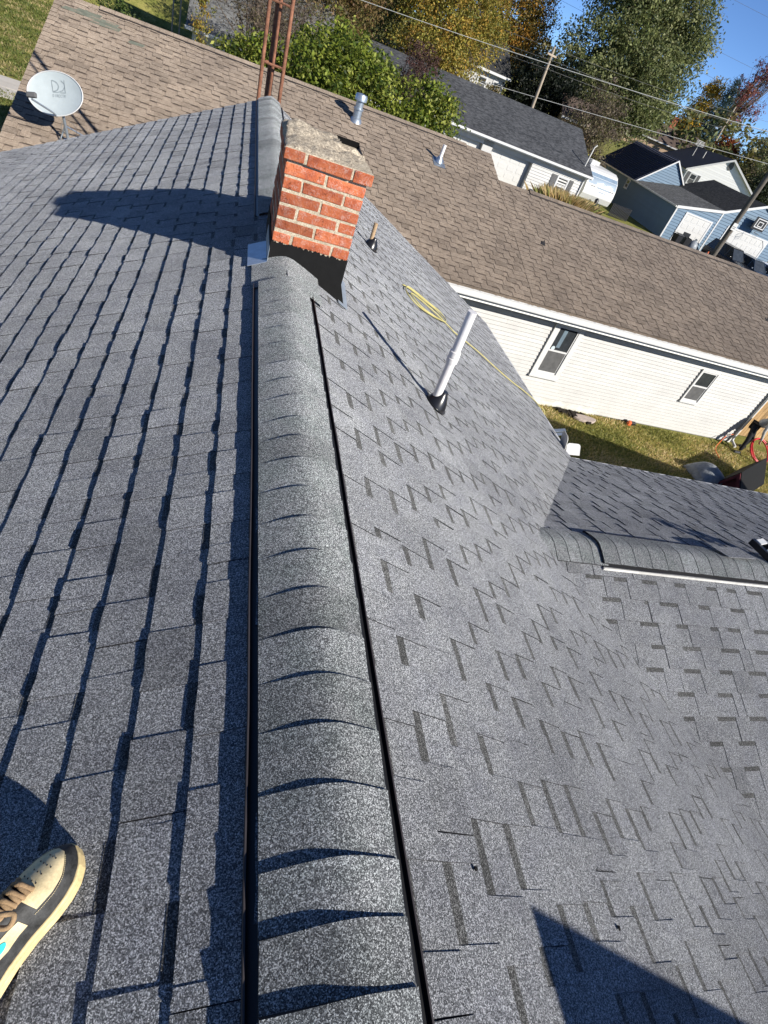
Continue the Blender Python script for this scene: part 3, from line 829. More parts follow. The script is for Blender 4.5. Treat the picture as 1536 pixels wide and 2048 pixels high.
for a, b, vr in ((-15.19, -6.19, V_A), (-4.42, 3.76, V_B), (-16.0, -15.19, V_A), (-6.19, -5.39, V_A), (-5.385, -4.42, V_B), (3.76, 5.12, V_B)):
    k = MB(); hi = 0.045 if b-a > 5 else 0.014
    z = rt(vr)
    n = max(1, int((b-a)/0.3))
    for i in range(n):
        c0, c1 = a+(b-a)*i/n, a+(b-a)*(i+1)/n-0.004
        pr = [(vr-0.15, z-0.15*SL+hi*0.95), (vr-0.03, z+hi*0.9), (vr+0.03, z+hi*0.9), (vr+0.15, z-0.15*SL+hi*0.95)]
        for (v0, h0), (v1, h1) in zip(pr[:-1], pr[1:]):
            k.quad(nb(c0, v0, h0), nb(c1, v0, h0), nb(c1, v1, h1), nb(c0, v1, h1), 0, 1+rng.gauss(0, 0.08))
    k.quad(nb(a, vr-0.148, z-0.15*SL+hi*0.9), nb(b, vr-0.148, z-0.15*SL+hi*0.9), nb(b, vr-0.148, z-0.15*SL), nb(a, vr-0.148, z-0.15*SL), 1)
    for uu in (a, b):
        k.prism([nb(uu, vr-0.148, z-0.15*SL+hi*0.9), nb(uu, vr, z+hi*0.8), nb(uu, vr+0.148, z-0.15*SL+hi*0.9), nb(uu, vr+0.148, z-0.16*SL), nb(uu, vr, z-0.02), nb(uu, vr-0.148, z-0.16*SL)], nb.u*(0.002 if uu == a else -0.002), 1)
    k.build('ridge_vent' if hi > 0.03 else 'ridge_cap', ['brown', 'brown_edge'], nh)
s = MB(); nb.box(s, -15.9, 5.0, -0.44, 0.02, 2.41, 2.43); nb.box(s, -15.98, 5.1, -0.448, -0.425, 2.41, 2.64); s.build('soffit', 'soffit', nh)
g = MB()
nb.box(g, -16.0, 5.1, -0.56, -0.452, 2.52, 2.535); nb.box(g, -16.0, 5.1, -0.565, -0.553, 2.535, 2.655); nb.box(g, -16.0, 5.1, -0.575, -0.548, 2.655, 2.668)
nb.box(g, -16.0, -15.99, -0.565, -0.45, 2.53, 2.655)
for k in range(26): nb.box(g, -15.6+0.8*k, -15.58+0.8*k, -0.55, -0.45, 2.645, 2.652)
g.build('gutter', 'white', nh)
lf = MB()
for k in range(140):
    u = rng.uniform(-9.5, 4.5); nb.box(lf, u, u+rng.uniform(0.02, 0.07), -0.54, -0.47, 2.60, 2.64+rng.uniform(0, 0.016))
M['dead_leaf'] = plain('dead_leaves', (0.36, 0.27, 0.17), 0.8, nscale=30, amount=0.4)
lf.build('gutter_leaves', 'dead_leaf', nh, kind='stuff')
dsp = MB(); dsp.tube([nb(3.90, -0.50, 2.55), nb(3.90, -0.42, 2.42), nb(3.90, -0.08, 2.25), nb(3.90, -0.075, 0.25), nb(3.90, -0.11, 0.12), nb(3.88, -0.36, 0.05)], 0.042, 10)
soften(dsp.build('downspout', 'white', nh), 50)
w1 = sash_window(nh, nb, -4.26, -3.37, 0.82, 2.36, v=-0.012, trim=0.14, mid=0.49, proud=0.05)
sash_window(nh, nb, 0.90, 1.58, 1.03, 2.07, v=-0.012, trim=0.05, mid=0.50)
st = MB(); c = nb(-4.00, -0.037, 1.63); st.prism([c+nb.u*0.055*math.cos(a)+nb.z*0.06*math.sin(a) for a in np.linspace(0, 2*math.pi, 13)[:-1]], -nb.v*0.003)
M['pale_sticker'] = plain('pale_blue_sticker', (0.5, 0.58, 0.62), 0.5); st.build('sticker', 'pale_sticker', w1)
cu = MB(); nb.box(cu, -3.93, -3.82, -0.0285, -0.0265, 1.66, 2.14); M['curtain'] = plain('blue_grey_curtain', (0.13, 0.18, 0.22), 0.8); cu.build('curtain', 'curtain', w1)
# vents on the brown roof
gv = nb(-9.41, 4.30, rt(4.30))
m = MB(); m.lathe(gv-A3(0, 0, .05), (0, 0, 1), [(0.17, 0.0), (0.13, 0.1), (0.105, 0.12), (0.105, 0.28), (0.125, 0.285), (0.125, 0.315), (0.095, 0.32), (0.095, 0.46), (0.15, 0.47), (0.15, 0.56), (0.13, 0.60), (0.02, 0.62)], 20)
soften(m.build('vent_pipe', 'galv', nh, label='galvanised vent with a round cap near the brown ridge'), 45)
pv = nb(-7.21, 3.79, rt(3.79))
p_ = pipe('vent_pipe', pv-A3(0, 0, .05), pv+A3(0.02, 0, 0.40), 0.045, 'pvc', nh)
bt = MB(); bt.prism([pv+nb.u*a-Vd*b+Nn*0.013 for a, b in ((-.16, .2), (.16, .2), (.16, -.22), (-.16, -.22))], Nn*0.003); bt.lathe(pv+Nn*0.01, unit(A3(0, 0, 1)+Nn), [(0.11, 0), (0.07, 0.10), (0.05, 0.13)], 16)
soften(bt.build('pipe_boot', 'galv', p_), 45)
M['moss_patch'] = plain('bare_greenish_felt', (0.16, 0.17, 0.13), 0.9, nscale=9, amount=0.35)
pa = MB()
for a, b, c, d2 in ((-15.85, -14.75, 4.50, 4.62), (-15.6, -15.1, 4.62, 4.74), (-15.3, -14.7, 4.36, 4.50), (-14.55, -14.2, 4.1, 4.22)):
    pa.prism([nb(a, c, rt(c))+Nn*0.0135, nb(b-0.04, c+0.01, rt(c+0.01))+Nn*0.0135, nb(b, d2, rt(d2))+Nn*0.0135, nb(a+0.07, d2, rt(d2))+Nn*0.0135], Nn*0.002)
pa.build('roof_patch', 'moss_patch', nh)
for u, v, nm in ((-4.62, 1.77, 0), (3.57, 1.57, 1)):
    m = MB(); c = nb(u, v, rt(v))+Nn*0.014
    m.prism([c, c+nb.u*0.14+Vd*0.02, c+nb.u*0.13-Vd*0.15+Nn*0.05], Nn*0.004); 
    tag(m.build('shingle_scrap', 'asphalt_edge'), ['small dark triangular scrap lying alone on the middle of the brown roof', 'small dark scrap on the brown roof toward its right hand end, cut by the frame'][nm], 'roofing scrap', 'scraps on the brown roof')
# board fence at the house's right corner
fb = thing('board_fence', 'tan wooden board fence meeting the corner of the white house by the downspout', 'fence', nb(5, 0.9, 0))
for k in range(22):
    m = MB(); nb.box(m, 4.02+k*0.147, 4.155+k*0.147, 0.55, 0.575, 0.03, 1.85+rng.uniform(-.01, .01), 0, 1+rng.gauss(0, 0.14)); m.build('fence_board', 'wood', fb)
m = MB()
for h in (0.4, 1.5): nb.box(m, 4.0, 7.3, 0.58, 0.62, h, h+0.09)
m.build('rail', 'wood', fb)

# ------------------------------------------------------------------ satellite dish on the brown roof
def dish():
    r = lambda u, v: nb(u, v, rt(v))
    foot = A3(-3.10, 12.35, nb(0, 0, 0)[2]+rt(0.33)+0.01)
    t = thing('satellite_dish', 'pale grey satellite dish on a strut mast at the eave of the brown roof', 'satellite dish', foot)
    top = A3(-3.17, 12.30, -1.69)
    m = MB(); m.tube([foot, foot+(top-foot)*0.5, top], 0.024, 10); m.build('mast', 'galv', t)
    for p in (A3(-3.24, 12.36, -2.10), A3(-2.86, 12.62, -2.02)):
        m = MB(); m.tube([p, foot+(top-foot)*0.62], 0.013, 8); m.build('strut', 'galv', t)
    m = MB(); m.box(foot-A3(.09, .08, .005), (0.18, 0, 0), (0, 0.16, 0.05), (0, 0, 0.012)); m.build('foot_plate', 'galv', t)
    n = unit(A3(-0.30, -0.88, 0.44)); c = A3(-3.27, 12.27, -1.42)
    ax = unit(np.cross(n, A3(0, 0, 1))); ay = np.cross(ax, n); ay = ay if ay[2] > 0 else -ay
    # a slight roll, as the mount has
    ro = math.radians(-16); ax, ay = ax*math.cos(ro)+ay*math.sin(ro), ay*math.cos(ro)-ax*math.sin(ro)
    RX, RY, DP = 0.46, 0.325, 0.07
    rows = []
    for i in range(15):
        s = i/14; rows.append([c+ax*RX*s*math.cos(a)+ay*RY*s*math.sin(a)+n*(DP*s*s-DP) for a in np.linspace(0, 2*math.pi, 49)])
    m = MB(); m.grid(rows); m.grid([[p-n*0.006 for p in rw] for rw in rows][::-1])
    o = m.build('reflector', 'dish', t, smooth=True)
    m = MB(); m.tube([c+ax*RX*math.cos(a)+ay*RY*math.sin(a) for a in np.linspace(0, 2*math.pi, 49)], 0.009, 6, caps=False); m.build('rim', 'white', o, smooth=True)
    surf = lambda x, y, e=0.003: c+ax*x+ay*y+n*(DP*((x/RX)**2+(y/RY)**2)-DP+e)
    sx = 1 if np.dot(ax, RIGHT) > 0 else -1
    # printed mark: a framed square with a D-shaped arc and a sweep, and the name below it
    pm = MB()
    def stroke(pts, wd, steps=14):
        pts = [np.array(p, float) for p in pts]
        for a, b in zip(pts[:-1], pts[1:]):
            d_ = unit(b-a); nn = np.array([-d_[1], d_[0]])*wd/2
            q = [a-nn, b-nn, b+nn, a+nn]; pm.quad(*[surf(sx*p[0], p[1]) for p in q])
    X0, Y0_ = 0.03, 0.13
    arc = [(X0-0.10+0.105*math.cos(a), Y0_+0.075*math.sin(a)) for a in np.linspace(-1.45, 1.45, 12)]
    stroke(arc, 0.018); stroke([(X0-0.095, Y0_+0.08), (X0-0.095, Y0_-0.085)], 0.010)
    stroke([(X0-0.10, Y0_-0.085), (X0-0.02, Y0_-0.085), (X0+0.07, Y0_-0.055), (X0+0.115, Y0_+0.0)], 0.015)
    stroke([(X0+0.115, Y0_-0.085), (X0+0.115, Y0_+0.085)], 0.010); stroke([(X0+0.06, Y0_+0.08), (X0+0.115, Y0_+0.03)], 0.014)
    stroke([(X0+0.02, Y0_-0.086), (X0+0.12, Y0_-0.086)], 0.012)
    G = {'D': [[(0, 0), (0, 1), (.6, .85), (.8, .5), (.6, .15), (0, 0)]], 'I': [[(.4, 0), (.4, 1)]], 'R': [[(0, 0), (0, 1), (.7, .9), (.7, .6), (0, .5)], [(.35, .5), (.8, 0)]],
         'E': [[(.8, 0), (0, 0), (0, 1), (.8, 1)], [(0, .5), (.65, .5)]], 'C': [[(.8, .85), (.4, 1), (0, .7), (0, .3), (.4, 0), (.8, .15)]], 'T': [[(0, 1), (.8, 1)], [(.4, 1), (.4, 0)]], 'V': [[(0, 1), (.4, 0), (.8, 1)]]}
    for i, ch in enumerate('DIRECTV'):
        for ln in G[ch]: stroke([(X0-0.10+i*0.032+q[0]*0.024, Y0_-0.155+q[1]*0.042) for q in ln], 0.0075)
    pm.build('printed_logo', 'dish_print', o)
    lnb = c+n*0.40-ay*0.20-ax*sx*0.16
    m = MB(); m.tube([c-ay*RY*0.98-n*0.02, c-ay*RY*0.95+n*0.1, lnb-ay*0.05], 0.016, 8); arm = m.build('feed_arm', 'galv', t)
    m = MB(); m.box(lnb-ax*0.075-ay*0.03-n*0.03, ax*0.15, ay*0.075, n*0.06); h_ = m.build('receiver', 'shutter', t); bevel(h_, 0.012)
    m = MB(); m.tube([c-n*(DP+0.05), c-ay*0.28-n*0.10, top], 0.022, 8); m.build('bracket', 'galv', t)
    cb = MB(); P0 = top-A3(0, 0, .08)
    cb.tube([P0+A3(0.12*math.sin(a)+0.09, 0.03*math.cos(a*2), -0.11+0.10*math.cos(a)) for a in np.linspace(0, 5.6, 20)], 0.004, 6); cb.build('cable', 'cable_dark', t)
dish()

# ------------------------------------------------------------------ antenna tower between the houses
def tower():
    b = A3(-0.02, 9.36, GZ)
    t = thing('antenna_tower', 'rusty three legged antenna tower standing behind the grey ridge', 'antenna tower', b)
    legs = [(A3(-0.145, 9.33, 0), A3(-0.20, 9.33, 0)), (A3(0.125, 9.33, 0), A3(0.075, 9.33, 0)), (A3(-0.045, 9.55, 0), A3(-0.10, 9.55, 0))]
    for lo, hi in legs:
        m = MB(); m.tube([A3(lo[0], lo[1], GZ), A3(lo[0], lo[1], -0.1), A3(hi[0], hi[1], 1.6), A3(hi[0], hi[1], 4.2)], 0.025, 10); soften(m.build('leg', 'rust', t), 50)
    m = MB(); m.tube([A3(-0.008, 9.45, GZ), A3(-0.008, 9.45, 0), A3(-0.062, 9.45, 1.6), A3(-0.062, 9.45, 4.6)], 0.024, 10); soften(m.build('mast', 'rust', t), 50)
    def lp(i, z):
        lo, hi = legs[i]; s = min(1, max(0, (z+0.1)/1.7)); return A3(lo[0]+(hi[0]-lo[0])*s, lo[1], z)
    for z in np.arange(-4.7, 4.2, 0.62)+0.05:
        m = MB()
        for i, j in ((0, 1), (1, 2), (2, 0)):
            a, c = lp(i, z), lp(j, z); m.tube([a, (a+c)/2+A3(0, 0, 0.0), c], 0.015, 6)
            m.box(a-A3(0.02, .02, .02), (0.04, 0, 0), (0, 0.04, 0), (0, 0, 0.04))
        m.build('brace', 'rust', t)
tower()

# ------------------------------------------------------------------ small things on our roof and in the yard
def on_right(x, y, h=0.0): return A3(x, y, -0.5*x)+NR*h
def smooth_path(pts, n=8):
    pts = [np.array(p, float) for p in pts]; out = []
    for i in range(len(pts)-1):
        p0, p1, p2, p3 = pts[max(i-1, 0)], pts[i], pts[i+1], pts[min(i+2, len(pts)-1)]
        for k in range(n):
            s = k/n; out.append(0.5*((2*p1)+(-p0+p2)*s+(2*p0-5*p1+4*p2-p3)*s*s+(-p0+3*p1-3*p2+p3)*s**3))
    out.append(pts[-1]); return out
hose = MB()
loop = [(1.40, 5.58), (1.55, 5.72), (1.78, 5.83), (1.96, 5.92), (2.03, 5.80), (1.94, 5.62), (1.72, 5.42), (1.52, 5.30), (1.41, 5.40)]
pts = [on_right(x, y, 0.022) for x, y in loop]
pts += [on_right(x+0.06, y+0.05, 0.03) for x, y in loop]
pts += [on_right(x, y, 0.024) for x, y in [(1.55, 5.60), (1.75, 5.70), (1.95, 5.74), (2.10, 5.72), (2.2, 5.70), (2.53, 5.85), (2.75, 5.93), (2.99, 5.97), (3.4, 6.10), (3.75, 6.28), (4.0, 6.36), (4.10, 6.28)]]
pts += [A3(4.22, 6.22, -2.10), A3(4.26, 6.2, -2.5), A3(4.28, 6.25, -3.6), A3(4.32, 6.3, GZ+0.03)]
hose.tube(smooth_path(pts, 7), 0.0068, 8)
tag(soften(hose.build('air_hose', 'yellow'), 60), 'yellow air hose coiled on the grey slope and running over its eave', 'hose')
def yard_flaps():
    t = thing('splash_flap', 'white folded plastic flap standing up at the inner corner of the grey eaves', 'plastic flap', (4.2, 5.3, -2.08))
    def plate(o, ax, ay, nm, mat):
        n = unit(np.cross(ax, ay)); pl = []
        la, lb = np.linalg.norm(ax), np.linalg.norm(ay); r = 0.05
        ux, uy = unit(ax), unit(ay)
        for cx, cy, a0 in ((la-r, lb-r, 0), (r, lb-r, math.pi/2)):
            for k in range(6):
                a = a0+k*math.pi/10; pl.append(o+ux*(cx+r*math.cos(a))+uy*(cy+r*math.sin(a)))
        pl += [o, o+ax]
        m = MB(); m.prism(pl, n*0.006); m.build(nm, mat, t)
    plate(A3(4.12, 5.25, -2.09), A3(0.23, 0.03, 0.0), A3(0.06, 0.17, 0.07), 'flap', 'white')
    plate(A3(4.10, 5.27, -2.09), A3(0.02, 0.20, 0.0), A3(-0.02, 0.06, 0.20), 'flap', 'dirty_white')
    s = thing('gutter_strip', 'bent blue grey metal strips sticking out under the right eave', 'metal strip', (4.2, 5.9, -2.15))
    for k, (dz, dy) in enumerate(((0.0, 0.0), (-0.02, -0.06))):
        m = MB(); m.box(A3(4.12, 5.75+dy, -2.10+dz), (0.27, 0.07, 0.02), (0.0, 0.05, 0.01), (0, 0, 0.004)); m.build('strip', 'galv', s)
yard_flaps()
def roof_tool():
    a = A3(3.845, 2.52, -0.885); d_ = unit(A3(0.10, -0.36, -0.01)); u_ = unit(A3(0.95, 0.28, 0.0)); n_ = A3(0, 0, 1)
    t = thing('roof_bracket', 'black slotted bar with pale metal tabs lying across the low side ridge', 'roof bracket', a)
    m = MB(); m.box(a, d_*0.42, u_*0.035, n_*0.05); m.box(a+u_*0.14, d_*0.42, u_*0.03, n_*0.04); m.build('bar', 'black', t)
    for k in range(4):
        m = MB(); m.box(a+d_*(0.02+0.105*k)+u_*0.02+n_*0.048, d_*0.05, u_*0.10, n_*0.012, 0); m.build('tab', 'white', t)
    m = MB(); m.box(a+d_*0.15+u_*0.15+n_*0.03, d_*0.09, u_*0.12, n_*0.04); m.build('clamp', 'galv', t)
roof_tool()
sc = MB(); c = A3(3.44, 2.30, -0.868)
sc.prism([c, c+A3(0.30, 0.02, 0.0), c+A3(0.26, 0.16, -0.035), c+A3(-0.05, 0.13, -0.03)], (0, 0, 0.008)); 
tag(sc.build('loose_shingle', 'shingle'), 'loose cut shingle lying on the low side ridge beside the roof bracket', 'shingle')

for x, y, r, lb, ct in ((0.372, 0.318, 0.006, 'tiny dark roofing nail left on the right slope close to the black ridge vent', 'nail'), (0.93, 0.205, 0.007, 'small dark asphalt crumb on the right slope above the sharp shadow', 'asphalt crumb')):
    m = MB(); p = on_right(x, y, 0.007); m.lathe(p, NR, [(r*0.3, 0), (r, 0.001), (r*0.9, 0.004), (r*0.2, 0.006)], 7); tag(m.build('roofing_nail' if ct == 'nail' else 'asphalt_crumb', 'tar'), lb, ct)

# ------------------------------------------------------------------ yard between the houses
def yard():
    m = MB(); c = A3(9.75, 12.02, GZ)
    m.prism([c+A3(0.40*math.cos(a)*(1+0.12*math.sin(3*a)), 0.17*math.sin(a), 0.02) for a in np.linspace(0, 2*math.pi, 15)[:-1]], (0, 0, 0.07))
    tag(bevel(m.build('stone_slab', 'stone'), 0.015), 'flat pinkish stone slab in the grass at the foot of the white wall', 'stone slab')
    m = MB()
    for k in range(9):
        m.prism([A3(8.95+0.10*k, 12.16-0.04*k+rng.uniform(-.04, .04), GZ+0.012), A3(9.10+0.10*k, 12.16-0.04*k, GZ+0.012), A3(9.10+0.10*k, 12.34-0.02*k, GZ+0.012), A3(8.95+0.10*k, 12.32, GZ+0.012)], (0, 0, 0.05+0.03*rng.random()))
    tag(m.build('dug_soil', 'soil'), 'dark dug out soil at the foot of the white wall, left of the stone slab', 'soil')
    t = thing('nail_gun', 'small orange and black power tool lying in the grass by the white wall', 'power tool', (11.48, 12.22, GZ))
    m = MB(); m.box((11.40, 12.22, GZ+0.03), (0.10, -0.02, 0.01), (0.03, 0.12, 0.02), (0, 0, 0.11)); bevel(m.build('body', 'orange', t), 0.02)
    m = MB(); m.box((11.50, 12.28, GZ+0.02), (0.24, 0.02, 0), (0, 0.11, 0), (0, 0, 0.10)); m.box((11.46, 12.36, GZ+0.02), (0.07, 0, 0), (0, 0.14, 0), (0, 0, 0.07)); bevel(m.build('handle', 'black', t), 0.02)
    m = MB(); m.tube(smooth_path([A3(14.45, 11.45, GZ+.03), A3(14.48, 11.75, GZ+.09), A3(14.75, 12.05, GZ+.10), A3(15.0, 12.25, GZ+.08), A3(15.35, 12.5, GZ+.25), A3(15.7, 12.62, GZ+.32)], 6), 0.012, 6)
    tag(m.build('extension_cord', 'orange'), 'thin orange cord curving over the grass to the white house corner', 'cord')
    # coil of red hose
    m = MB(); n = unit(A3(0.05, -0.62, 0.78)); c = A3(16.30, 11.92, GZ+0.30); ax = unit(np.cross(n, A3(0, 1, 0.2))); ay = np.cross(n, ax)
    pts = []
    for k in range(220):
        a = k/220*2*math.pi*4.6; rr = 0.40+0.022*math.sin(a*0.31)+0.012*math.sin(a*2.3)
        pts.append(c+ax*rr*math.cos(a)+ay*rr*math.sin(a)+n*0.022*math.sin(a*0.62))
    m.tube(pts, 0.017, 7)
    tag(m.build('red_hose', 'red', smooth=True), 'coil of red hose held by the bending worker', 'hose')
    # shed corner and covered heap
    s = thing('garden_shed', 'small maroon shed with a near black roof at the frame edge beside the lawn', 'shed', (12.6, 9.1, GZ))
    f = Frame((13.2, 9.65), math.radians(29.6))
    m = MB(); f.box(m, 0, 2.0, -0.34, 0.26, 0, 0.16); m.prism([f(0, -0.34, 0.16), f(0, 0.26, 0.16), f(0, 0, 0.70)], f.u*2.0); m.build('wall', 'maroon', s)
    for sg in (1, -1):
        v = 0.32 if sg > 0 else -0.42
        m = MB(); m.prism([f(-0.10, 0, 0.735), f(2.1, 0, 0.735), f(2.1, v, 0.09), f(-0.10, v, 0.09)], A3(0, 0, 0.035)); m.build('roof', 'tar', s)
        m = MB(); m.prism([f(-0.105, 0, 0.73), f(-0.105, v, 0.085), f(-0.105, v, -0.04), f(-0.105, 0, 0.59)], -f.u*0.03); m.build('rake_trim', 'maroon', s)
    rows = []
    for i in range(26):
        rw = []
        for j in range(20):
            x = 12.45+1.0*i/25; y = 9.75+0.9*j/19
            e = max(0, 1-((x-12.95)/0.5)**2)*max(0, 1-((y-10.2)/0.45)**2)
            rw.append((x, y, GZ+0.01+0.42*e**0.5+0.05*math.sin(9*x+3*y)*e))
        rows.append(rw)
    m = MB(); m.grid(rows); tag(m.build('tarp_heap', 'tarp', smooth=True), 'crumpled grey tarp over a low heap in front of the maroon shed', 'tarp')
yard()

# ------------------------------------------------------------------ people
def skin_body(name, verts, edges, radii, mat, parent, sub=2):
    me = bpy.data.meshes.new(name); V = np.array(verts, float); c = V.mean(0)
    me.from_pydata([tuple(p) for p in V-c], edges, [])
    o = bpy.data.objects.new(name+'_tmp', me); COL.objects.link(o)
    sk_ = o.modifiers.new('skin', 'SKIN'); sk_.use_smooth_shade = True
    lay_ = me.skin_vertices[0] if me.skin_vertices else None
    if lay_ is None:
        bpy.context.view_layer.update()
        lay_ = me.skin_vertices[0]
    for i, r in enumerate(radii):
        r = r if hasattr(r, '__len__') else (r, r)
        lay_.data[i].radius = r; lay_.data[i].use_root = (i == 0)
    ss = o.modifiers.new('sub', 'SUBSURF'); ss.levels = sub; ss.render_levels = sub
    bpy.context.view_layer.update()
    dg = bpy.context.evaluated_depsgraph_get(); dg.update()
    nm = bpy.data.meshes.new_from_object(o.evaluated_get(dg)); nm.name = name
    bpy.data.objects.remove(o); bpy.data.meshes.remove(me)
    nm.materials.clear(); nm.materials.append(M[mat])
    at = nm.attributes.new('tone', 'FLOAT', 'FACE'); at.data.foreach_set('value', np.ones(len(nm.polygons), np.float32))
    for p in nm.polygons: p.use_smooth = True
    return link(name, nm, parent, c)
M['skin'] = plain('skin', (0.45, 0.26, 0.18), 0.55, 0.35, nscale=20, amount=0.12)
M['shirt_grey'] = plain('grey_shirt', (0.40, 0.40, 0.39), 0.85, 0.1, nscale=7, amount=0.3, bump=0.5, bscale=12, bdist=0.02)
M['trousers'] = plain('black_trousers', (0.022, 0.022, 0.026), 0.85, 0.15, nscale=9, amount=0.4)
M['jeans'] = plain('dark_jeans', (0.03, 0.04, 0.07), 0.85, 0.15, nscale=9, amount=0.3)
M['hair'] = plain('dark_hair', (0.02, 0.015, 0.012), 0.7, 0.3)
M['cream'] = plain('scuffed_cream_leather', (0.68, 0.56, 0.33), 0.6, 0.3, nscale=26, amount=0.35)
M['cream_sole'] = plain('yellowed_rubber_sole', (0.66, 0.52, 0.27), 0.6, 0.3, nscale=22, amount=0.3)
M['leather'] = plain('scuffed_black_leather', (0.036, 0.037, 0.038), 0.6, 0.35, nscale=55, amount=0.95)
M['lace'] = plain('dirty_tan_laces', (0.34, 0.23, 0.13), 0.9, 0.1, nscale=50, amount=0.4, bump=0.5, bscale=300)
M['teal'] = plain('teal_print', (0.03, 0.50, 0.55), 0.5)
M['sock'] = plain('pale_blue_grey_sock', (0.52, 0.55, 0.64), 0.9, 0.1, nscale=60, amount=0.25, bump=0.4, bscale=400)

def hand(parent, wrist, d, n, mat='skin', s=1.0, curl=0.5, thumb=1):
    """palm and five unequal, bent fingers as one skinned mesh"""
    d = unit(d); n = unit(n); w = unit(np.cross(d, n))*thumb
    V = [np.array(wrist)+d*0.045*s]; E = []; R = [(0.030*s, 0.016*s)]
    V.append(np.array(wrist)); E.append((0, 1)); R.append((0.024*s, 0.018*s))
    for off, ln, r in ((0.030, 0.078, .0085), (0.010, 0.088, .009), (-0.010, 0.082, .0085), (-0.029, 0.064, .0075)):
        p = np.array(wrist)+d*0.085*s+w*off*s; k = 0; b = len(V)
        V.append(p); E.append((k, b)); R.append(r*1.2*s)
        ang = curl*0.5
        for j, f in enumerate((0.45, 0.32, 0.23)):
            p = p+(d*math.cos(ang)-n*math.sin(ang))*ln*f*s; V.append(p); E.append((len(V)-2, len(V)-1)); R.append(r*(1-0.1*j)*s); ang += curl*0.9
    p = np.array(wrist)+d*0.03*s+w*0.034*s; b = len(V); V.append(p); E.append((0, b)); R.append(.012*s)
    for j in range(2):
        p = p+unit(d*0.75+w*0.65-n*0.25*(j+1))*0.032*s; V.append(p); E.append((len(V)-2, len(V)-1)); R.append((.0105-.0015*j)*s)
    return skin_body('hand', V, E, R, mat, parent, 2)

def head(parent, c, fwd, up=(0, 0, 1), s=1.0, hair='hair'):
    """skull, jaw, nose, eye sockets, ears; fwd is where the face looks"""
    f = unit(fwd); r = unit(np.cross(f, up)); u = np.cross(r, f)
    rows = []
    for i in range(17):
        th = math.pi*i/16; rw = []
        for j in range(28):
            ph = 2*math.pi*j/28; x, y, z = math.sin(th)*math.sin(ph), math.sin(th)*math.cos(ph), math.cos(th)
            X, Y, Z = 0.076*x, 0.098*y, 0.118*z
            if z < -0.2: X *= 1-0.28*(-z-0.2); Y += 0.012*max(0, y)
            if y > 0.55: 
                Y += 0.022*math.exp(-((x/0.16)**2+((z+0.12)/0.22)**2)) - 0.010*math.exp(-(((abs(x)-0.36)/0.16)**2+((z-0.08)/0.14)**2)) - 0.005*math.exp(-((x/0.3)**2+((z+0.46)/0.07)**2))
            if abs(x) > 0.93 and abs(z+0.05) < 0.28: X *= 1.12
            rw.append(np.array(c)+(r*X+f*Y+u*Z)*s)
        rows.append(rw+[rw[0]])
    m = MB(); m.grid(rows); h = m.build('head', 'skin', parent, smooth=True)
    rows = []
    for i in range(10):
        th = 0.60*math.pi*i/9; rw = []
        for j in range(28):
            ph = 2*math.pi*j/28; y = math.cos(ph); lim = 0.36+0.24*(1-y)/2
            t2 = min(th, math.pi*lim); x_, y_, z_ = math.sin(t2)*math.sin(ph), math.sin(t2)*y, math.cos(t2)
            rw.append(np.array(c)+(r*0.083*x_+f*(0.104*y_-0.004)+u*0.125*z_)*s)
        rows.append(rw+[rw[0]])
    m = MB(); m.grid(rows); m.build('hair', hair, h, smooth=True)
    return h

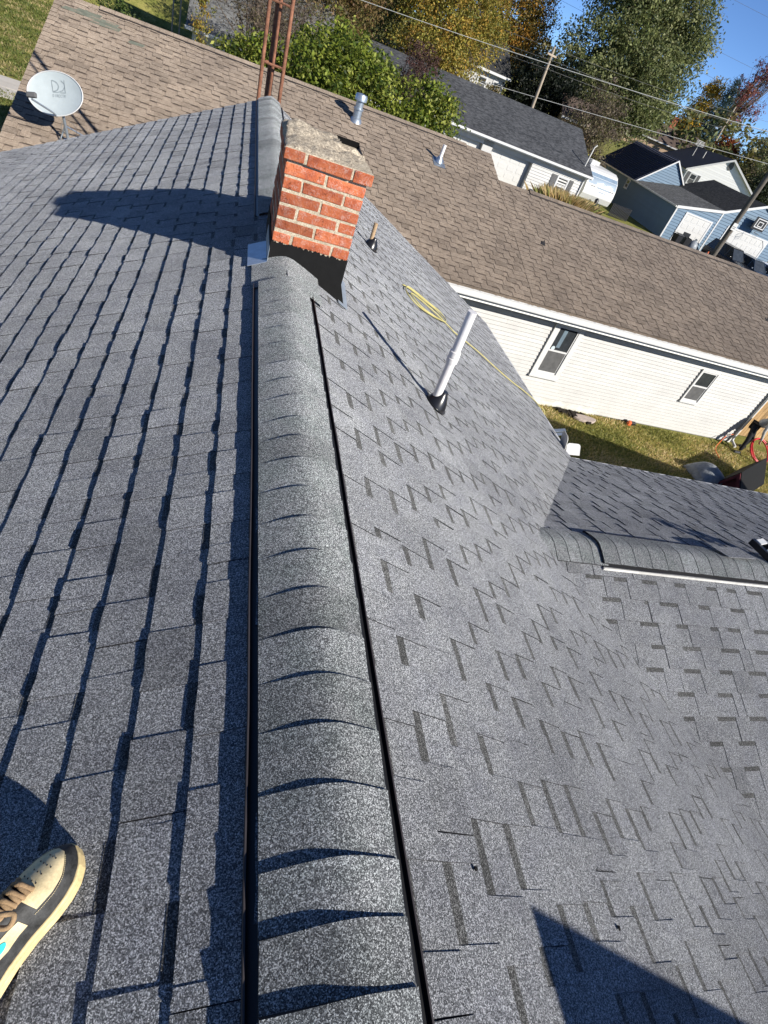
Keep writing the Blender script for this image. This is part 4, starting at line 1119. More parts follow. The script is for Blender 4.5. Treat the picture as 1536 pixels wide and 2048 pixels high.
def photographer():
    dv = unit(A3(0.48, 0.877, 0.24)); n = NL; wv = unit(np.cross(dv, n))
    toe = A3(-0.476, 0.434, -0.238)+n*0.011
    Ls = 0.298; heel = toe-dv*Ls
    t = thing('person', 'person standing on the grey roof in a scuffed black and cream sneaker', 'person', tuple(heel))
    P = lambda u, y, h: heel+dv*(u*Ls)+wv*y+n*h
    U = [0, .04, .1, .2, .35, .5, .65, .75, .84, .92, .97, 1.0]
    HW = [.012, .026, .033, .036, .036, .040, .0485, .0505, .047, .036, .022, .006]
    OFF = [0, 0, 0, 0, -.002, -.001, .001, .002, .003, .003, .002, .001]
    HT = [.050, .075, .092, .098, .094, .083, .066, .054, .044, .034, .022, .006]
    hw = lambda u: float(np.interp(u, U, HW)); of = lambda u: float(np.interp(u, U, OFF)); ht = lambda u: float(np.interp(u, U, HT))
    us = np.linspace(0, 1, 40)
    out = [P(u, of(u)+hw(u)*1.03, 0) for u in us]+[P(u, of(u)-hw(u)*1.03, 0) for u in us[::-1]]
    sh = MB()
    def S(u, v, e=0.0):
        y = of(u)+hw(u)*0.97*v; z = 0.026+(ht(u))*max(0.0, 1-abs(v)**2.6)**0.62
        p = P(u, y, z)
        return p+(n*(1-0.55*abs(v))+wv*0.6*v)*e
    rows = [[S(u, v) for v in np.sin(np.linspace(-math.pi/2, math.pi/2, 25))] for u in np.linspace(0.0, 1, 44)]
    sh.grid(rows); shoe = sh.build('shoe', 'leather', t, smooth=True)
    so = MB(); so.prism(out, n*0.016); k = [p+n*0.016 for p in out]
    cen = sum(out)/len(out)
    so.prism([cen+(p-cen)*1.012 for p in k], n*0.012); bevel(so.build('sole', 'cream_sole', shoe), 0.003)
    def patch(nm, mat, us, v0, v1, e=0.0015, nv=14):
        m = MB(); m.grid([[S(u, v, e) for v in np.linspace(v0(u), v1(u), nv)] for u in us]); return m.build(nm, mat, shoe, smooth=True)
    patch('toe_box', 'cream', np.linspace(0.645, 0.95, 24), lambda u: -0.74*math.sqrt(max(0, 1-((u-0.645)/0.315)**4)), lambda u: 0.80*math.sqrt(max(0, 1-((u-0.645)/0.315)**4))+0.02)
    pf = MB()
    for i in range(5):
        for j in range(-3, 4):
            u = 0.70+0.05*i; v = 0.20*j+(0.10 if i % 2 else 0)
            if abs(v) < 0.5-0.06*i:
                c = S(u, v, 0.0022); pf.prism([c+dv*0.0016*math.cos(a)+wv*0.0016*math.sin(a) for a in np.linspace(0, 6.283, 9)[:-1]], n*0.0003)
    pf.build('perforations', 'leather', shoe)
    patch('side_panel', 'cream', np.linspace(0.30, 0.56, 14), lambda u: 0.74, lambda u: 0.93-0.05*abs(u-0.42)*4, 0.002)
    lg = MB(); c = [S(0.40+0.055*math.cos(a), 0.83+0.055*math.sin(a), 0.0045) for a in np.linspace(0, 6.283, 21)[:-1]]
    lg.add(c, [tuple(range(20))]); lg.build('oval_print', 'teal', shoe)
    stc = MB()
    for v_ in (0.86, -0.80):
        for k in range(34):
            u = 0.62+0.32*k/34; w_ = v_*math.sqrt(max(0.0, 1-((u-0.62)/0.345)**4))
            stc.tube([S(u, w_, 0.0022), S(u+0.006, w_, 0.0022)], 0.0006, 4)
    stc.build('stitching', 'cream', shoe, kind='stuff')
    tg = MB(); tg.grid([[S(u, v, 0.003+0.012*max(0, 0.45-u)*3) for v in np.linspace(-0.34, 0.34, 9)] for u in np.linspace(0.22, 0.69, 14)]); tg.build('tongue', 'leather', shoe, smooth=True)
    for i, u in enumerate((0.69, 0.64, 0.59, 0.54, 0.49, 0.44)):
        for sg in (1, -1):
            m = MB(); pts = [S(u-0.012*sg*0, -0.42*sg, 0.004), S(u+0.008, -0.2*sg, 0.009), S(u+0.018+0.004*sg, 0.0, 0.012+0.002*sg), S(u+0.024, 0.22*sg, 0.009), S(u+0.03, 0.42*sg, 0.003)]
            m.tube(smooth_path(pts, 4), 0.0048, 8); m.build('lace', 'lace', shoe, smooth=True)
    for sg, a in ((1, 0.03), (1, -0.015), (-1, 0.02)):
        m = MB(); c = S(0.44, 0.0, 0.016)
        pts = [c, c+wv*0.030*sg+dv*a+n*0.016, c+wv*0.060*sg+dv*(a*1.6)+n*0.010, c+wv*0.062*sg+dv*(a*1.6-0.018)+n*0.004, c+wv*0.03*sg+dv*(a-0.014)+n*0.006, c]
        m.tube(smooth_path(pts, 5), 0.0045, 8); m.build('lace', 'lace', shoe, smooth=True)
    an = P(0.235, 0.0, 0.085)
    m = MB(); m.tube([an-A3(0, 0, 0.03), an+A3(0.0, -0.002, 0.02), an+A3(-0.004, -0.01, 0.08), an+A3(-0.012, -0.02, 0.16)], [0.040, 0.041, 0.040, 0.046], 20)
    m.build('sock', 'sock', t, smooth=True)
    co = MB(); co.tube([an+A3(0, 0, 0.008)+(dv*math.cos(a)*0.052+wv*math.sin(a)*0.043) for a in np.linspace(0, 6.283, 25)], 0.009, 8, caps=False); co.build('collar', 'leather', shoe, smooth=True)
    hip = A3(-0.80, -0.34, 0.62)
    Lf = A3(-1.06, -0.05, -0.44)
    kn, knL = A3(-0.68, 0.10, 0.25), A3(-1.02, -0.10, 0.10)
    V = [hip, hip+A3(.10, 0.01, -.06), kn, an+A3(-0.015, -0.03, 0.13), hip+A3(-.10, 0.01, -.06), knL, Lf+A3(0, 0, .10)]
    skin_body('trousers', V, [(0, 1), (1, 2), (2, 3), (0, 4), (4, 5), (5, 6)], [.13, .095, .072, .060, .095, .072, .06], 'jeans', t)
    m = MB(); m.box(Lf-A3(.05, .08, .05), (.1, 0, .05), (0, .28, 0), (0, 0, .10)); bevel(m.build('shoe', 'leather', t), 0.03)
    ch = A3(-0.76, -0.46, 0.98); nk = A3(-0.73, -0.48, 1.20)
    sR, sL = A3(-0.57, -0.47, 1.12), A3(-0.92, -0.47, 1.12)
    eR, eL = A3(-0.44, -0.42, 0.92), A3(-0.86, -0.28, 0.92)
    hR, hL = A3(-0.38, -0.20, 1.14), A3(-0.55, -0.20, 1.12)
    V = [ch, hip+A3(0, 0, .05), nk, sR, eR, hR, sL, eL, hL]
    skin_body('body', V, [(0, 1), (0, 2), (0, 3), (3, 4), (4, 5), (0, 6), (6, 7), (7, 8)], [.15, .14, .062, .075, .048, .034, .075, .048, .034], 'shirt_grey', t)
    hand(t, hR, A3(-0.02, 0.14, 0.05), A3(1, 0, 0.2), curl=0.7); hand(t, hL, A3(0.12, 0.12, 0.04), A3(0, 0.2, 1), curl=0.7, thumb=-1)
    head(t, A3(-0.71, -0.44, 1.36), A3(0.5, 0.7, -0.4), A3(0, 0.3, 1))
photographer()

def worker():
    g = GZ
    t = thing('person', 'person in a grey shirt and black trousers bending over the lawn at the frame edge', 'person', (15.75, 12.1, g))
    hip = A3(15.98, 12.42, g+0.90)
    f1, f2 = A3(15.66, 12.02, g+0.06), A3(16.30, 12.50, g+0.06)
    k1, k2 = A3(15.74, 12.10, g+0.48), A3(16.15, 12.34, g+0.46)
    V = [hip, hip+A3(-.08, -.07, -.05), k1, f1+A3(.02, 0, .05), hip+A3(.07, .07, -.05), k2, f2+A3(0, 0, .05)]
    skin_body('trousers', V, [(0, 1), (1, 2), (2, 3), (0, 4), (4, 5), (5, 6)], [.135, .10, .073, .06, .10, .073, .06], 'trousers', t)
    for f in (f1, f2):
        m = MB(); m.box(f+A3(-0.18, -0.06, -0.055), (0.29, 0.02, 0), (0, 0.10, 0), (0, 0, 0.09)); bevel(m.build('shoe', 'leather', t), 0.035)
    ch = A3(16.24, 12.24, g+1.20); nk = A3(16.32, 12.08, g+1.25)
    s1, s2 = A3(16.08, 12.14, g+1.18), A3(16.50, 12.22, g+1.21)
    e1, e2 = A3(15.96, 12.02, g+0.90), A3(16.58, 12.08, g+0.94)
    h1, h2 = A3(16.06, 11.96, g+0.62), A3(16.46, 12.00, g+0.64)
    V = [ch, hip+A3(.03, -.02, .03), nk, s1, e1, h1, s2, e2, h2]
    skin_body('body', V, [(0, 1), (0, 2), (0, 3), (3, 4), (4, 5), (0, 6), (6, 7), (7, 8)], [.165, .145, .06, .075, .052, .036, .075, .052, .036], 'shirt_grey', t)
    hand(t, h1, A3(0.10, -0.02, -1), A3(-1, 0, 0), curl=0.8); hand(t, h2, A3(-0.1, 0, -1), A3(1, 0, 0), curl=0.8)
    head(t, A3(16.34, 11.96, g+1.32), A3(-0.3, -0.7, -0.6), A3(0, -0.2, 1))
worker()

# ------------------------------------------------------------------ vehicles
def car(name, label, cat, o, az, L, Wd, H, mat, hood=0.30, trunk=0.06, group=None, dark=False):
    """saloon / estate / SUV: lofted body, glasshouse with windows, wheels, lamps, mirrors. o is the middle on the ground, az the heading"""
    c, s = math.cos(az), math.sin(az); fx, fy = A3(c, s, 0), A3(-s, c, 0)
    t = thing(name, label, cat, o, group)
    P = lambda x, y, z: np.array(o, float)+fx*x+fy*y+A3(0, 0, z)
    belt = H*0.56; hl = L/2
    xs = [-hl, -hl+0.06, -hl+0.35, -hl*0.4, 0, hl*0.4, hl-0.55, hl-0.12, hl]
    tops = [belt*0.80, belt*0.95, belt, belt*1.01, belt, belt*0.98, belt*0.90, belt*0.80, belt*0.62]
    ws = [0.80, 0.93, 0.99, 1.0, 1.0, 1.0, 0.97, 0.90, 0.74]
    rows = []
    for x, tp, w in zip(xs, tops, ws):
        hw = Wd/2*w
        rows.append([P(x, -hw*0.9, 0.22), P(x, -hw, 0.42), P(x, -hw, tp*0.80), P(x, -hw*0.93, tp*0.97), P(x, -hw*0.5, tp*1.015), P(x, 0, tp*1.02),
                     P(x, hw*0.5, tp*1.015), P(x, hw*0.93, tp*0.97), P(x, hw, tp*0.80), P(x, hw, 0.42), P(x, hw*0.9, 0.22)])
    m = MB(); m.grid(rows); m.add(rows[0], [tuple(range(11))]); m.add(rows[-1], [tuple(range(11))[::-1]])
    b = soften(m.build('body', mat, t), 35)
    xa, xb = -hl+L*trunk, hl-L*hood
    hw = Wd/2
    def ring(z, inset, sx0, sx1): return [P(xa+sx0, -hw*inset, z), P(xb-sx1, -hw*inset, z), P(xb-sx1, hw*inset, z), P(xa+sx0, hw*inset, z)]
    lo, hi = ring(belt*0.97, 0.92, 0.0, 0.0), ring(H-0.05, 0.76, L*0.07, L*0.14)
    m = MB(); m.add(lo+hi, [(0, 1, 5, 4), (1, 2, 6, 5), (2, 3, 7, 6), (3, 0, 4, 7)]); m.build('window', 'glass', t)
    m = MB(); m.prism([p+A3(0, 0, -0.005) for p in ring(H-0.05, 0.79, L*0.06, L*0.13)], (0, 0, 0.05)); bevel(m.build('roof', mat, t), 0.02)
    m = MB()
    for a, c2 in zip(lo, hi): m.tube([a, c2], 0.035, 6)
    for k in (0.42, 0.72):
        for y in (-1, 1):
            m.tube([P(xa+(xb-xa)*k, y*hw*0.925, belt*0.97), P(xa+(xb-xa)*k+0.02, y*hw*0.775, H-0.05)], 0.03, 6)
    m.build('pillars', mat, b)
    for x in (-hl*0.62, hl*0.62):
        for y in (-1, 1):
            m = MB(); q = P(x, y*(hw-0.10), 0.33); m.tube([q-fy*0.1, q+fy*0.1], 0.33, 20); wh = soften(m.build('wheel', 'tyre', t), 50)
            m = MB(); m.tube([q+fy*y*0.098, q+fy*y*0.106], 0.21, 14); m.build('rim', 'chrome', wh)
    for y in (-1, 1):
        m = MB(); q = P(hl-0.10, y*hw*0.66, belt*0.64); m.box(q-fx*0.05-fy*0.16, fx*0.12, fy*0.32, A3(0, 0, 0.14)); bevel(m.build('headlight', 'chrome', t), 0.02)
        m = MB(); q = P(-hl-0.01, y*hw*0.70, belt*0.66); m.box(q-fy*0.10, fx*0.05, fy*0.2, A3(0, 0, 0.18)); m.build('tail_light', 'red', t)
        m = MB(); q = P(xb-0.25, y*(hw*0.95), belt*0.98); m.box(q, fx*0.12, fy*y*0.2, A3(0, 0, 0.14)); bevel(m.build('mirror', mat, t), 0.03)
    m = MB(); m.box(P(hl-0.015, -hw*0.35, belt*0.42), fx*0.03, fy*hw*0.7, A3(0, 0, 0.2)); m.build('grille', 'black', t)
    return t
for nm, col, r in (('car_black', (0.012, 0.012, 0.014), 0.25), ('car_blue', (0.035, 0.05, 0.075), 0.28), ('car_white', (0.72, 0.73, 0.76), 0.3), ('car_grey', (0.30, 0.34, 0.39), 0.3)):
    M[nm] = plain(nm+'_paint', col, r, 0.5, amount=0.05)
car('parked_car', 'black estate car parked in front of the double garage door', 'car', (41.6, 45.6, GZ+0.02), math.radians(-78), 4.6, 1.86, 1.72, 'car_black', hood=0.27, group='cars parked before the blue garages')
car('parked_car', 'dark blue car parked just right of the black estate car', 'car', (43.9, 44.9, GZ+0.02), math.radians(-80), 4.5, 1.82, 1.52, 'car_blue', group='cars parked before the blue garages')
car('parked_car', 'white car parked between the dark blue car and the grey car', 'car', (46.2, 44.6, GZ+0.02), math.radians(-80), 4.4, 1.78, 1.42, 'car_white', group='cars parked before the blue garages')
car('parked_car', 'blue grey car parked at the right end of the row, cut by the frame', 'car', (48.7, 44.4, GZ+0.02), math.radians(-80), 4.8, 1.86, 1.60, 'car_grey', group='cars parked before the blue garages')

def wheelie_bin(label, o, az, open_lid=False):
    f = Frame((o[0], o[1]), az); t = thing('wheeled_bin', label, 'trash bin', f(0, 0, 0), 'trash bins at the blue garage')
    m = MB()
    lo, hi = 0.24, 0.31
    ring = lambda r, h: [f(-r, -r*1.15, h), f(r, -r*1.15, h), f(r, r*1.15, h), f(-r, r*1.15, h)]
    a, b = ring(lo, 0.06), ring(hi, 1.0)
    m.add(a+b, [(0, 1, 5, 4), (1, 2, 6, 5), (2, 3, 7, 6), (3, 0, 4, 7), (3, 2, 1, 0)]); bevel(m.build('bin_body', 'black', t), 0.03)
    m = MB()
    if open_lid: m.box(f(-0.33, 0.34, 0.98), f.u*0.66, f.v*0.10, A3(0, 0, 0.30))
    else: m.prism([f(-0.34, -0.40, 1.0), f(0.34, -0.40, 1.0), f(0.34, 0.0, 1.09), f(0.34, 0.38, 1.04), f(-0.34, 0.38, 1.04), f(-0.34, 0.0, 1.09)], (0, 0, 0.04))
    m.build('lid', 'black', t)
    for s in (-1, 1):
        m = MB(); m.tube([f(0.26*s, 0.30, 0.12), f(0.31*s, 0.30, 0.12)], 0.12, 14); m.build('wheel', 'tyre', t)
    m = MB(); m.tube([f(-0.25, 0.42, 0.95), f(0.25, 0.42, 0.95)], 0.02, 8); m.build('handle', 'black', t)
wheelie_bin('black wheeled bin standing nearest the corner of the dark blue wall', (36.75, 47.0), 0.1)
wheelie_bin('black wheeled bin with its lid thrown open before the single garage door', (37.9, 47.2), -0.1, True)
bt = thing('refuse_bag', 'bulging black refuse bag between the bins and the single garage door', 'refuse bag', (38.7, 47.2, GZ))
m = MB(); m.lathe((38.75, 47.2, GZ+0.02), (0.1, 0, 1), [(0.2, 0), (0.42, 0.15), (0.47, 0.45), (0.38, 0.75), (0.16, 0.95), (0.08, 1.0), (0.13, 1.1)], 14); soften(m.build('bag', 'tarp', bt), 60)
ot = thing('traffic_cone', 'orange cone standing on the driveway left of the black car', 'traffic cone', (39.9, 46.2, GZ))
m = MB(); m.lathe((39.9, 46.2, GZ+0.05), (0, 0, 1), [(0.17, 0), (0.04, 0.62), (0.03, 0.64)], 16); m.build('cone', 'orange', ot)
m = MB(); m.box((39.7, 46.0, GZ+0.02), (0.4, 0, 0), (0, 0.4, 0), (0, 0, 0.04)); m.build('base', 'orange', ot)

# ------------------------------------------------------------------ white garage with the charcoal roof
gf = Frame((24.97, 44.56), math.radians(-2.17))
gh = thing('white_garage', 'white garage building with panelled doors under a charcoal roof', 'garage', gf(-9, 0, 0))
w = MB(); gf.box(w, -17.7, -0.1, 0.92, 10.4, 0.0, 2.6); gf.box(w, -4.62, -0.1, 0.5, 0.92, 0.0, 2.6); gf.box(w, -8.72, -7.95, 0.5, 0.92, 0.0, 2.6); gf.box(w, -17.7, -12.6, 0.5, 0.92, 0, 2.6)
gf.box(w, -12.6, -4.62, 0.5, 0.92, 2.17, 2.6)
for u in (-17.6, -0.4): w.prism([gf(u, 0.6, 2.6), gf(u, 10.3, 2.6), gf(u, 5.43, 4.85)], gf.u*0.2)
w.build('wall', 'siding', gh)
lap_boards(gh, gf, [(-4.6, 0), (-0.12, 0), (-0.12, 2.5), (-4.6, 2.5)], 0.5, 0.05, 2.5, 0.19, 'siding', depth=0.04)
sectional_door(gh, gf, -7.85, -4.75, 0.0, 2.12, 0.90); sectional_door(gh, gf, -12.4, -8.85, 0.0, 2.12, 0.90)
d = MB(); Ng = unit(A3(0, 0, 1)-gf.v*(2.27/5.43)); Nb = unit(A3(0, 0, 1)+gf.v*(2.27/5.43))
d.prism([gf(-18.2, 0, 2.75), gf(0.15, 0, 2.75), gf(0.15, 5.43, 5.02), gf(-18.2, 5.43, 5.02)], -Ng*0.1)
d.prism([gf(-18.2, 5.43, 5.02), gf(0.15, 5.43, 5.02), gf(0.15, 10.9, 2.75), gf(-18.2, 10.9, 2.75)], -Nb*0.1)
def far_roof_mat(name, dark, light):
    t = NT(name, 0.9, 0.2)
    a, _ = t.cells(5.5, t.scaled((1.0, 1.6, 3.2))); n = t.noise(0.7, 3)
    c = t.ramp(t.math('ADD', t.math('MULTIPLY', a, 0.6), t.math('MULTIPLY', n, 0.4)), [(0.25, dark), (0.8, light)])
    return t.base(c)
M['charcoal_tabs'] = far_roof_mat('charcoal_tabbed_shingles', (0.034, 0.036, 0.040), (0.085, 0.088, 0.095))
M['grey_tabs'] = far_roof_mat('grey_tabbed_shingles', (0.07, 0.07, 0.068), (0.16, 0.16, 0.155))
M['dark_tabs'] = far_roof_mat('dark_tabbed_shingles', (0.025, 0.025, 0.025), (0.065, 0.064, 0.06))
d.build('roof', 'charcoal_tabs', gh)
f = MB(); gf.box(f, -18.2, 0.18, -0.06, 0.0, 2.56, 2.75); gf.box(f, -18.2, 0.15, -0.14, -0.06, 2.62, 2.76); f.build('gutter', 'white', gh)
f = MB(); gf.box(f, -18.1, 0.1, -0.02, 0.5, 2.55, 2.58); f.build('soffit', 'soffit', gh)
sash_window(gh, gf, -2.30, -1.30, 0.95, 2.08, v=0.49, trim=0.09)
for a, b in ((-2.80, -2.34), (-1.26, -0.90)):
    m = MB(); gf.box(m, a, b, 0.44, 0.485, 0.98, 2.05); s = m.build('shutter', 'shutter', gh)
    for k in range(10):
        q = MB(); gf.box(q, a+0.04, b-0.04, 0.425, 0.44, 1.03+k*0.10, 1.10+k*0.10); q.build('slat', 'shutter', s)
m = MB(); m.tube([gf(-0.15, -0.08, 2.6), gf(-0.22, 0.40, 2.35), gf(-0.22, 0.44, 0.2)], 0.05, 8); m.build('downspout', 'white', gh)
m = MB(); m.tube([gf(-0.4, 1.0, 3.1), gf(-0.35, 1.0, 4.4), gf(-0.2, 1.0, 4.6)], 0.05, 8); m.build('vent_pipe', 'dirty_white', gh)
gr = thing('kettle_grill', 'covered grey grill standing before the shuttered garage window', 'grill', gf(-3.3, -0.6, 0))
m = MB(); m.lathe(gf(-3.2, -0.6, 0.55), (0, 0, 1), [(0.05, 0), (0.34, 0.15), (0.42, 0.35), (0.36, 0.58), (0.12, 0.72)], 16); soften(m.build('lid', 'tarp', gr), 60)
for a in range(3):
    m = MB(); m.tube([gf(-3.2+0.1*math.cos(a*2.1), -0.6+0.1*math.sin(a*2.1), 0.65), gf(-3.2+0.4*math.cos(a*2.1), -0.6+0.4*math.sin(a*2.1), 0.0)], 0.025, 6); m.build('leg', 'black', gr)

# ------------------------------------------------------------------ travel trailer
def trailer():
    f = Frame((27.65, 49.55), math.radians(-2))
    t = thing('travel_trailer', 'white travel trailer with a curved nose beside the dark blue wall', 'trailer', f(1.4, 3, 0))
    Wd = 2.95; prof = [(0.55, 0.62), (0.22, 0.75), (0.02, 1.15), (0.0, 1.45), (0.10, 1.95), (0.36, 2.45), (0.85, 2.86), (1.4, 3.02), (7.0, 3.02), (7.0, 0.62)]
    m = MB(); a = [f(0, v, h) for v, h in prof]; b = [f(Wd, v, h) for v, h in prof]; n = len(prof)
    m.add(a, [tuple(range(n))]); m.add(b, [tuple(range(n))[::-1]])
    for i in range(n):
        j = (i+1) % n; m.quad(a[j], a[i], b[i], b[j])
    bd = soften(m.build('body', 'white', t), 32)
    def nose(s):      # point on the nose, s along the profile
        ds = [0]; 
        for p, q in zip(prof[:-1], prof[1:]): ds.append(ds[-1]+math.hypot(q[0]-p[0], q[1]-p[1]))
        for i in range(len(ds)-1):
            if s <= ds[i+1]:
                k = (s-ds[i])/(ds[i+1]-ds[i]); return prof[i][0]+(prof[i+1][0]-prof[i][0])*k, prof[i][1]+(prof[i+1][1]-prof[i][1])*k
        return prof[-1]
    M['cap_blue'] = plain('pale_blue_nose_paint', (0.20, 0.27, 0.35), 0.4, 0.4, nscale=2)
    M['cap_light'] = plain('white_nose_print', (0.7, 0.78, 0.82), 0.4)
    def strip(u0, u1, s0, s1, mat, nm, e=0.012, slant=0.0):
        m = MB(); rows = []
        for k in range(7):
            s = s0+(s1-s0)*k/6; v, h = nose(s); rows.append([f(u0+slant*k/6, v-e, h+e*0.4), f(u1+slant*k/6, v-e, h+e*0.4)])
        m.grid(rows); m.build(nm, mat, bd, smooth=True)
    strip(0.15, Wd-0.05, 1.62, 2.55, 'cap_blue', 'nose_panel')
    for k in range(7): strip(0.95+0.24*k, 1.13+0.24*k, 1.62, 1.80+0.05*(k % 3), 'cap_light', 'nose_marking', 0.02, 0.06)
    for k in range(5): strip(1.15+0.27*k, 1.38+0.27*k, 1.42, 1.52, 'cap_blue', 'nose_marking', 0.018)
    strip(1.4, 2.1, 1.18, 1.24, 'cap_blue', 'nose_marking', 0.018); strip(0.5, 0.95, 1.45, 1.50, 'shutter', 'nose_marking', 0.018); strip(2.4, 2.8, 1.45, 1.50, 'shutter', 'nose_marking', 0.018)
    m = MB(); f.box(m, 0.6, 1.0, 2.0, 2.5, 3.03, 3.25); m.build('roof_vent', 'white', t); m = MB(); f.box(m, 1.2, 2.0, 3.2, 4.0, 3.03, 3.30); m.build('air_conditioner', 'dirty_white', t)
    for u in (0.1, Wd-0.3):
        for v in (3.6, 4.5):
            m = MB(); m.tube([f(u, v, 0.36), f(u+0.2, v, 0.36)], 0.36, 16); m.build('wheel', 'tyre', t)
    m = MB(); m.tube([f(0.5, 0.6, 0.55), f(Wd/2, -1.3, 0.5)], 0.05, 8); m.tube([f(Wd-0.5, 0.6, 0.55), f(Wd/2, -1.3, 0.5)], 0.05, 8); m.build('hitch', 'black', t)
    m = MB(); m.lathe(f(Wd/2, -0.3, 0.55), (0, 0, 1), [(0.02, 0), (0.17, 0.02), (0.17, 0.5), (0.05, 0.6)], 12); soften(m.build('gas_bottle', 'black', t), 50)
    m = MB(); m.tube([f(Wd/2, -1.1, 0.02), f(Wd/2, -1.1, 0.8)], 0.05, 8); m.build('jack', 'black', t)
trailer()
pk = thing('lattice_gate', 'low black picket gate between the trailer and the dark blue wall', 'gate', (33.0, 51.0, GZ))
for k in range(14):
    m = MB(); m.box((31.9+0.15*k, 51.0, GZ+0.05), (0.10, 0, 0), (0, 0.03, 0), (0, 0, 1.0)); m.build('picket', 'black', pk)
m = MB(); m.box((31.9, 51.04, GZ+0.3), (2.1, 0, 0), (0, 0.04, 0), (0, 0, 0.08)); m.box((31.9, 51.04, GZ+0.95), (2.1, 0, 0), (0, 0.04, 0), (0, 0, 0.06)); m.build('rail', 'black', pk)

# ------------------------------------------------------------------ blue house with the garages
bf = Frame((36.83, 49.34), math.radians(-5.23))
bh = thing('blue_house', 'blue sided house with a navy metal roof and two white garage doors', 'house', bf(5, 0, 0))
M['blue_dark'] = M['blue_siding']
HE, HM, HA, UM, UA2, UR = 2.75, 3.62, 5.17, 4.43, 7.95, 11.6
w = MB()
w.prism([bf(0.01, 0.02, -0.3), bf(0.01, 0.02, HE-0.1), bf(UM, 0.02, HM-0.1), bf(UA2, 0.02, HA-0.1), bf(UR, 0.02, HM-0.15), bf(UR, 0.02, -0.3)], bf.v*9.2)
w.prism([bf(0.01, 9.25, -0.3), bf(0.01, 9.25, HE-0.08), bf(3.08, 9.25, 5.40), bf(6.15, 9.25, HE-0.08), bf(6.15, 9.25, -0.3)], bf.v*10.0)
w.build('wall', 'blue_siding', bh)
front = [(0.03, 0.0), (0.03, HE-0.08), (UM, HM-0.08), (UA2, HA-0.08), (UR, HM-0.13), (UR, 0.0)]
lap_boards(bh, bf, front, 0.02, 0.05, HA, 0.24, 'blue_siding', depth=0.045)
lap_boards(bh, bf, [(0.03, HE-0.05), (3.08, 5.38), (6.1, HE-0.05)], 9.25, HE-0.05, 5.4, 0.22, 'blue_siding', depth=0.045)
lap_boards(bh, bf, [(0.05, -0.2), (19.2, -0.2), (19.2, HE-0.1), (0.05, HE-0.1)], 0.01, -0.2, HE-0.1, 0.20, 'blue_siding', depth=0.022, side='u')
r = MB(); th = A3(0, 0, 0.10)
def roofplane(m, pts): m.prism(pts, (0, 0, -0.09))
roofplane(r, [bf(-0.14, -0.12, HE-0.02), bf(UM+0.04, -0.12, HM+0.03), bf(UM+0.04, 9.24, HM+0.03), bf(-0.14, 9.24, HE-0.02)])
r.build('roof', 'grey_tabs', bh, label='pale grey low roof over the single garage')
r = MB()
roofplane(r, [bf(UM+0.04, -0.12, HM+0.03), bf(UA2, -0.12, HA+0.03), bf(UA2, 9.6, HA+0.03), bf(UM+0.04, 9.6, HM+0.03)])
roofplane(r, [bf(UA2, -0.12, HA+0.03), bf(UR+0.3, -0.12, HM-0.12), bf(UR+0.3, 9.6, HM-0.12), bf(UA2, 9.6, HA+0.03)])
r.build('roof', 'dark_tabs', bh, label='dark grey gable roof over the double garage')  # darker tabs than the low roof: shade of the left slope put into the colour
for u0, h0, u1, h1 in ((-0.16, HE-0.02, 3.08, 5.50), (6.3, HE-0.02, 3.08, 5.50)):
    r = MB(); roofplane(r, [bf(u0, 9.1, h0), bf(u1, 9.1, h1), bf(u1, 19.4, h1), bf(u0, 19.4, h0)]); ro = r.build('roof', 'navy_metal', bh)
    for k in range(22):
        v = 9.3+k*0.47; q = MB(); q.prism([bf(u0, v, h0), bf(u1, v, h1), bf(u1, v, h1+0.045), bf(u0, v, h0+0.045)], bf.v*0.035); q.build('seam', 'navy_seam', ro)
tr = MB()
def trim_bar(a, b, t=0.16):
    tr.prism([a, b, b-A3(0, 0, t), a-A3(0, 0, t)], -bf.v*0.03)
trim_bar(bf(-0.12, -0.10, HE+0.02), bf(UM, -0.10, HM+0.06), 0.22); trim_bar(bf(UM, -0.10, HM+0.06), bf(UA2, -0.10, HA+0.06), 0.22); trim_bar(bf(UA2, -0.10, HA+0.06), bf(UR+0.3, -0.10, HM-0.08), 0.22)
tr.build('rake_trim', 'white', bh); tr = MB()
trim_bar(bf(-0.1, 9.08, HE+0.02), bf(3.08, 9.08, 5.53)); trim_bar(bf(3.08, 9.08, 5.53), bf(6.25, 9.08, HE+0.02))
tr.build('rake_trim', 'white', bh); tr = MB()
bf.box(tr, -0.03, 0.10, -0.03, 0.02, 0, HE-0.1); tr.build('corner_trim', 'white', bh); tr = MB(); bf.box(tr, UM-0.06, UM+0.06, -0.035, 0.018, 0, HM-0.15)
tr.build('corner_trim', 'white', bh)
gt = MB(); bf.box(gt, -0.26, -0.15, -0.1, 9.05, HE-0.15, HE-0.03); bf.box(gt, -0.26, -0.15, 9.1, 19.4, HE-0.15, HE-0.03); gt.build('gutter', 'dirty_white', bh)
for u0, u1, h1 in ((1.09, 3.98, 2.45), (5.62, 10.30, 2.68)):
    q = MB(); bf.box(q, u0-0.02, u0+0.13, -0.06, -0.003, 0, h1+0.12); bf.box(q, u1-0.13, u1+0.02, -0.06, -0.003, 0, h1+0.12); bf.box(q, u0+0.13, u1-0.13, -0.06, -0.003, h1-0.01, h1+0.12); q.build('door_trim', 'white', bh)
    sectional_door(bh, bf, u0+0.13, u1-0.13, 0.0, h1-0.02, 0.0, nx=4 if u1-u0 < 4 else 8)
for s in (-1, 1):
    q = MB(); u = 5.75 if s < 0 else 10.17
    q.prism([bf(u, -0.055, 2.66), bf(u-s*0.45, -0.055, 2.66), bf(u, -0.055, 2.2)], bf.v*-0.02); q.build('door_corner', 'white', bh)
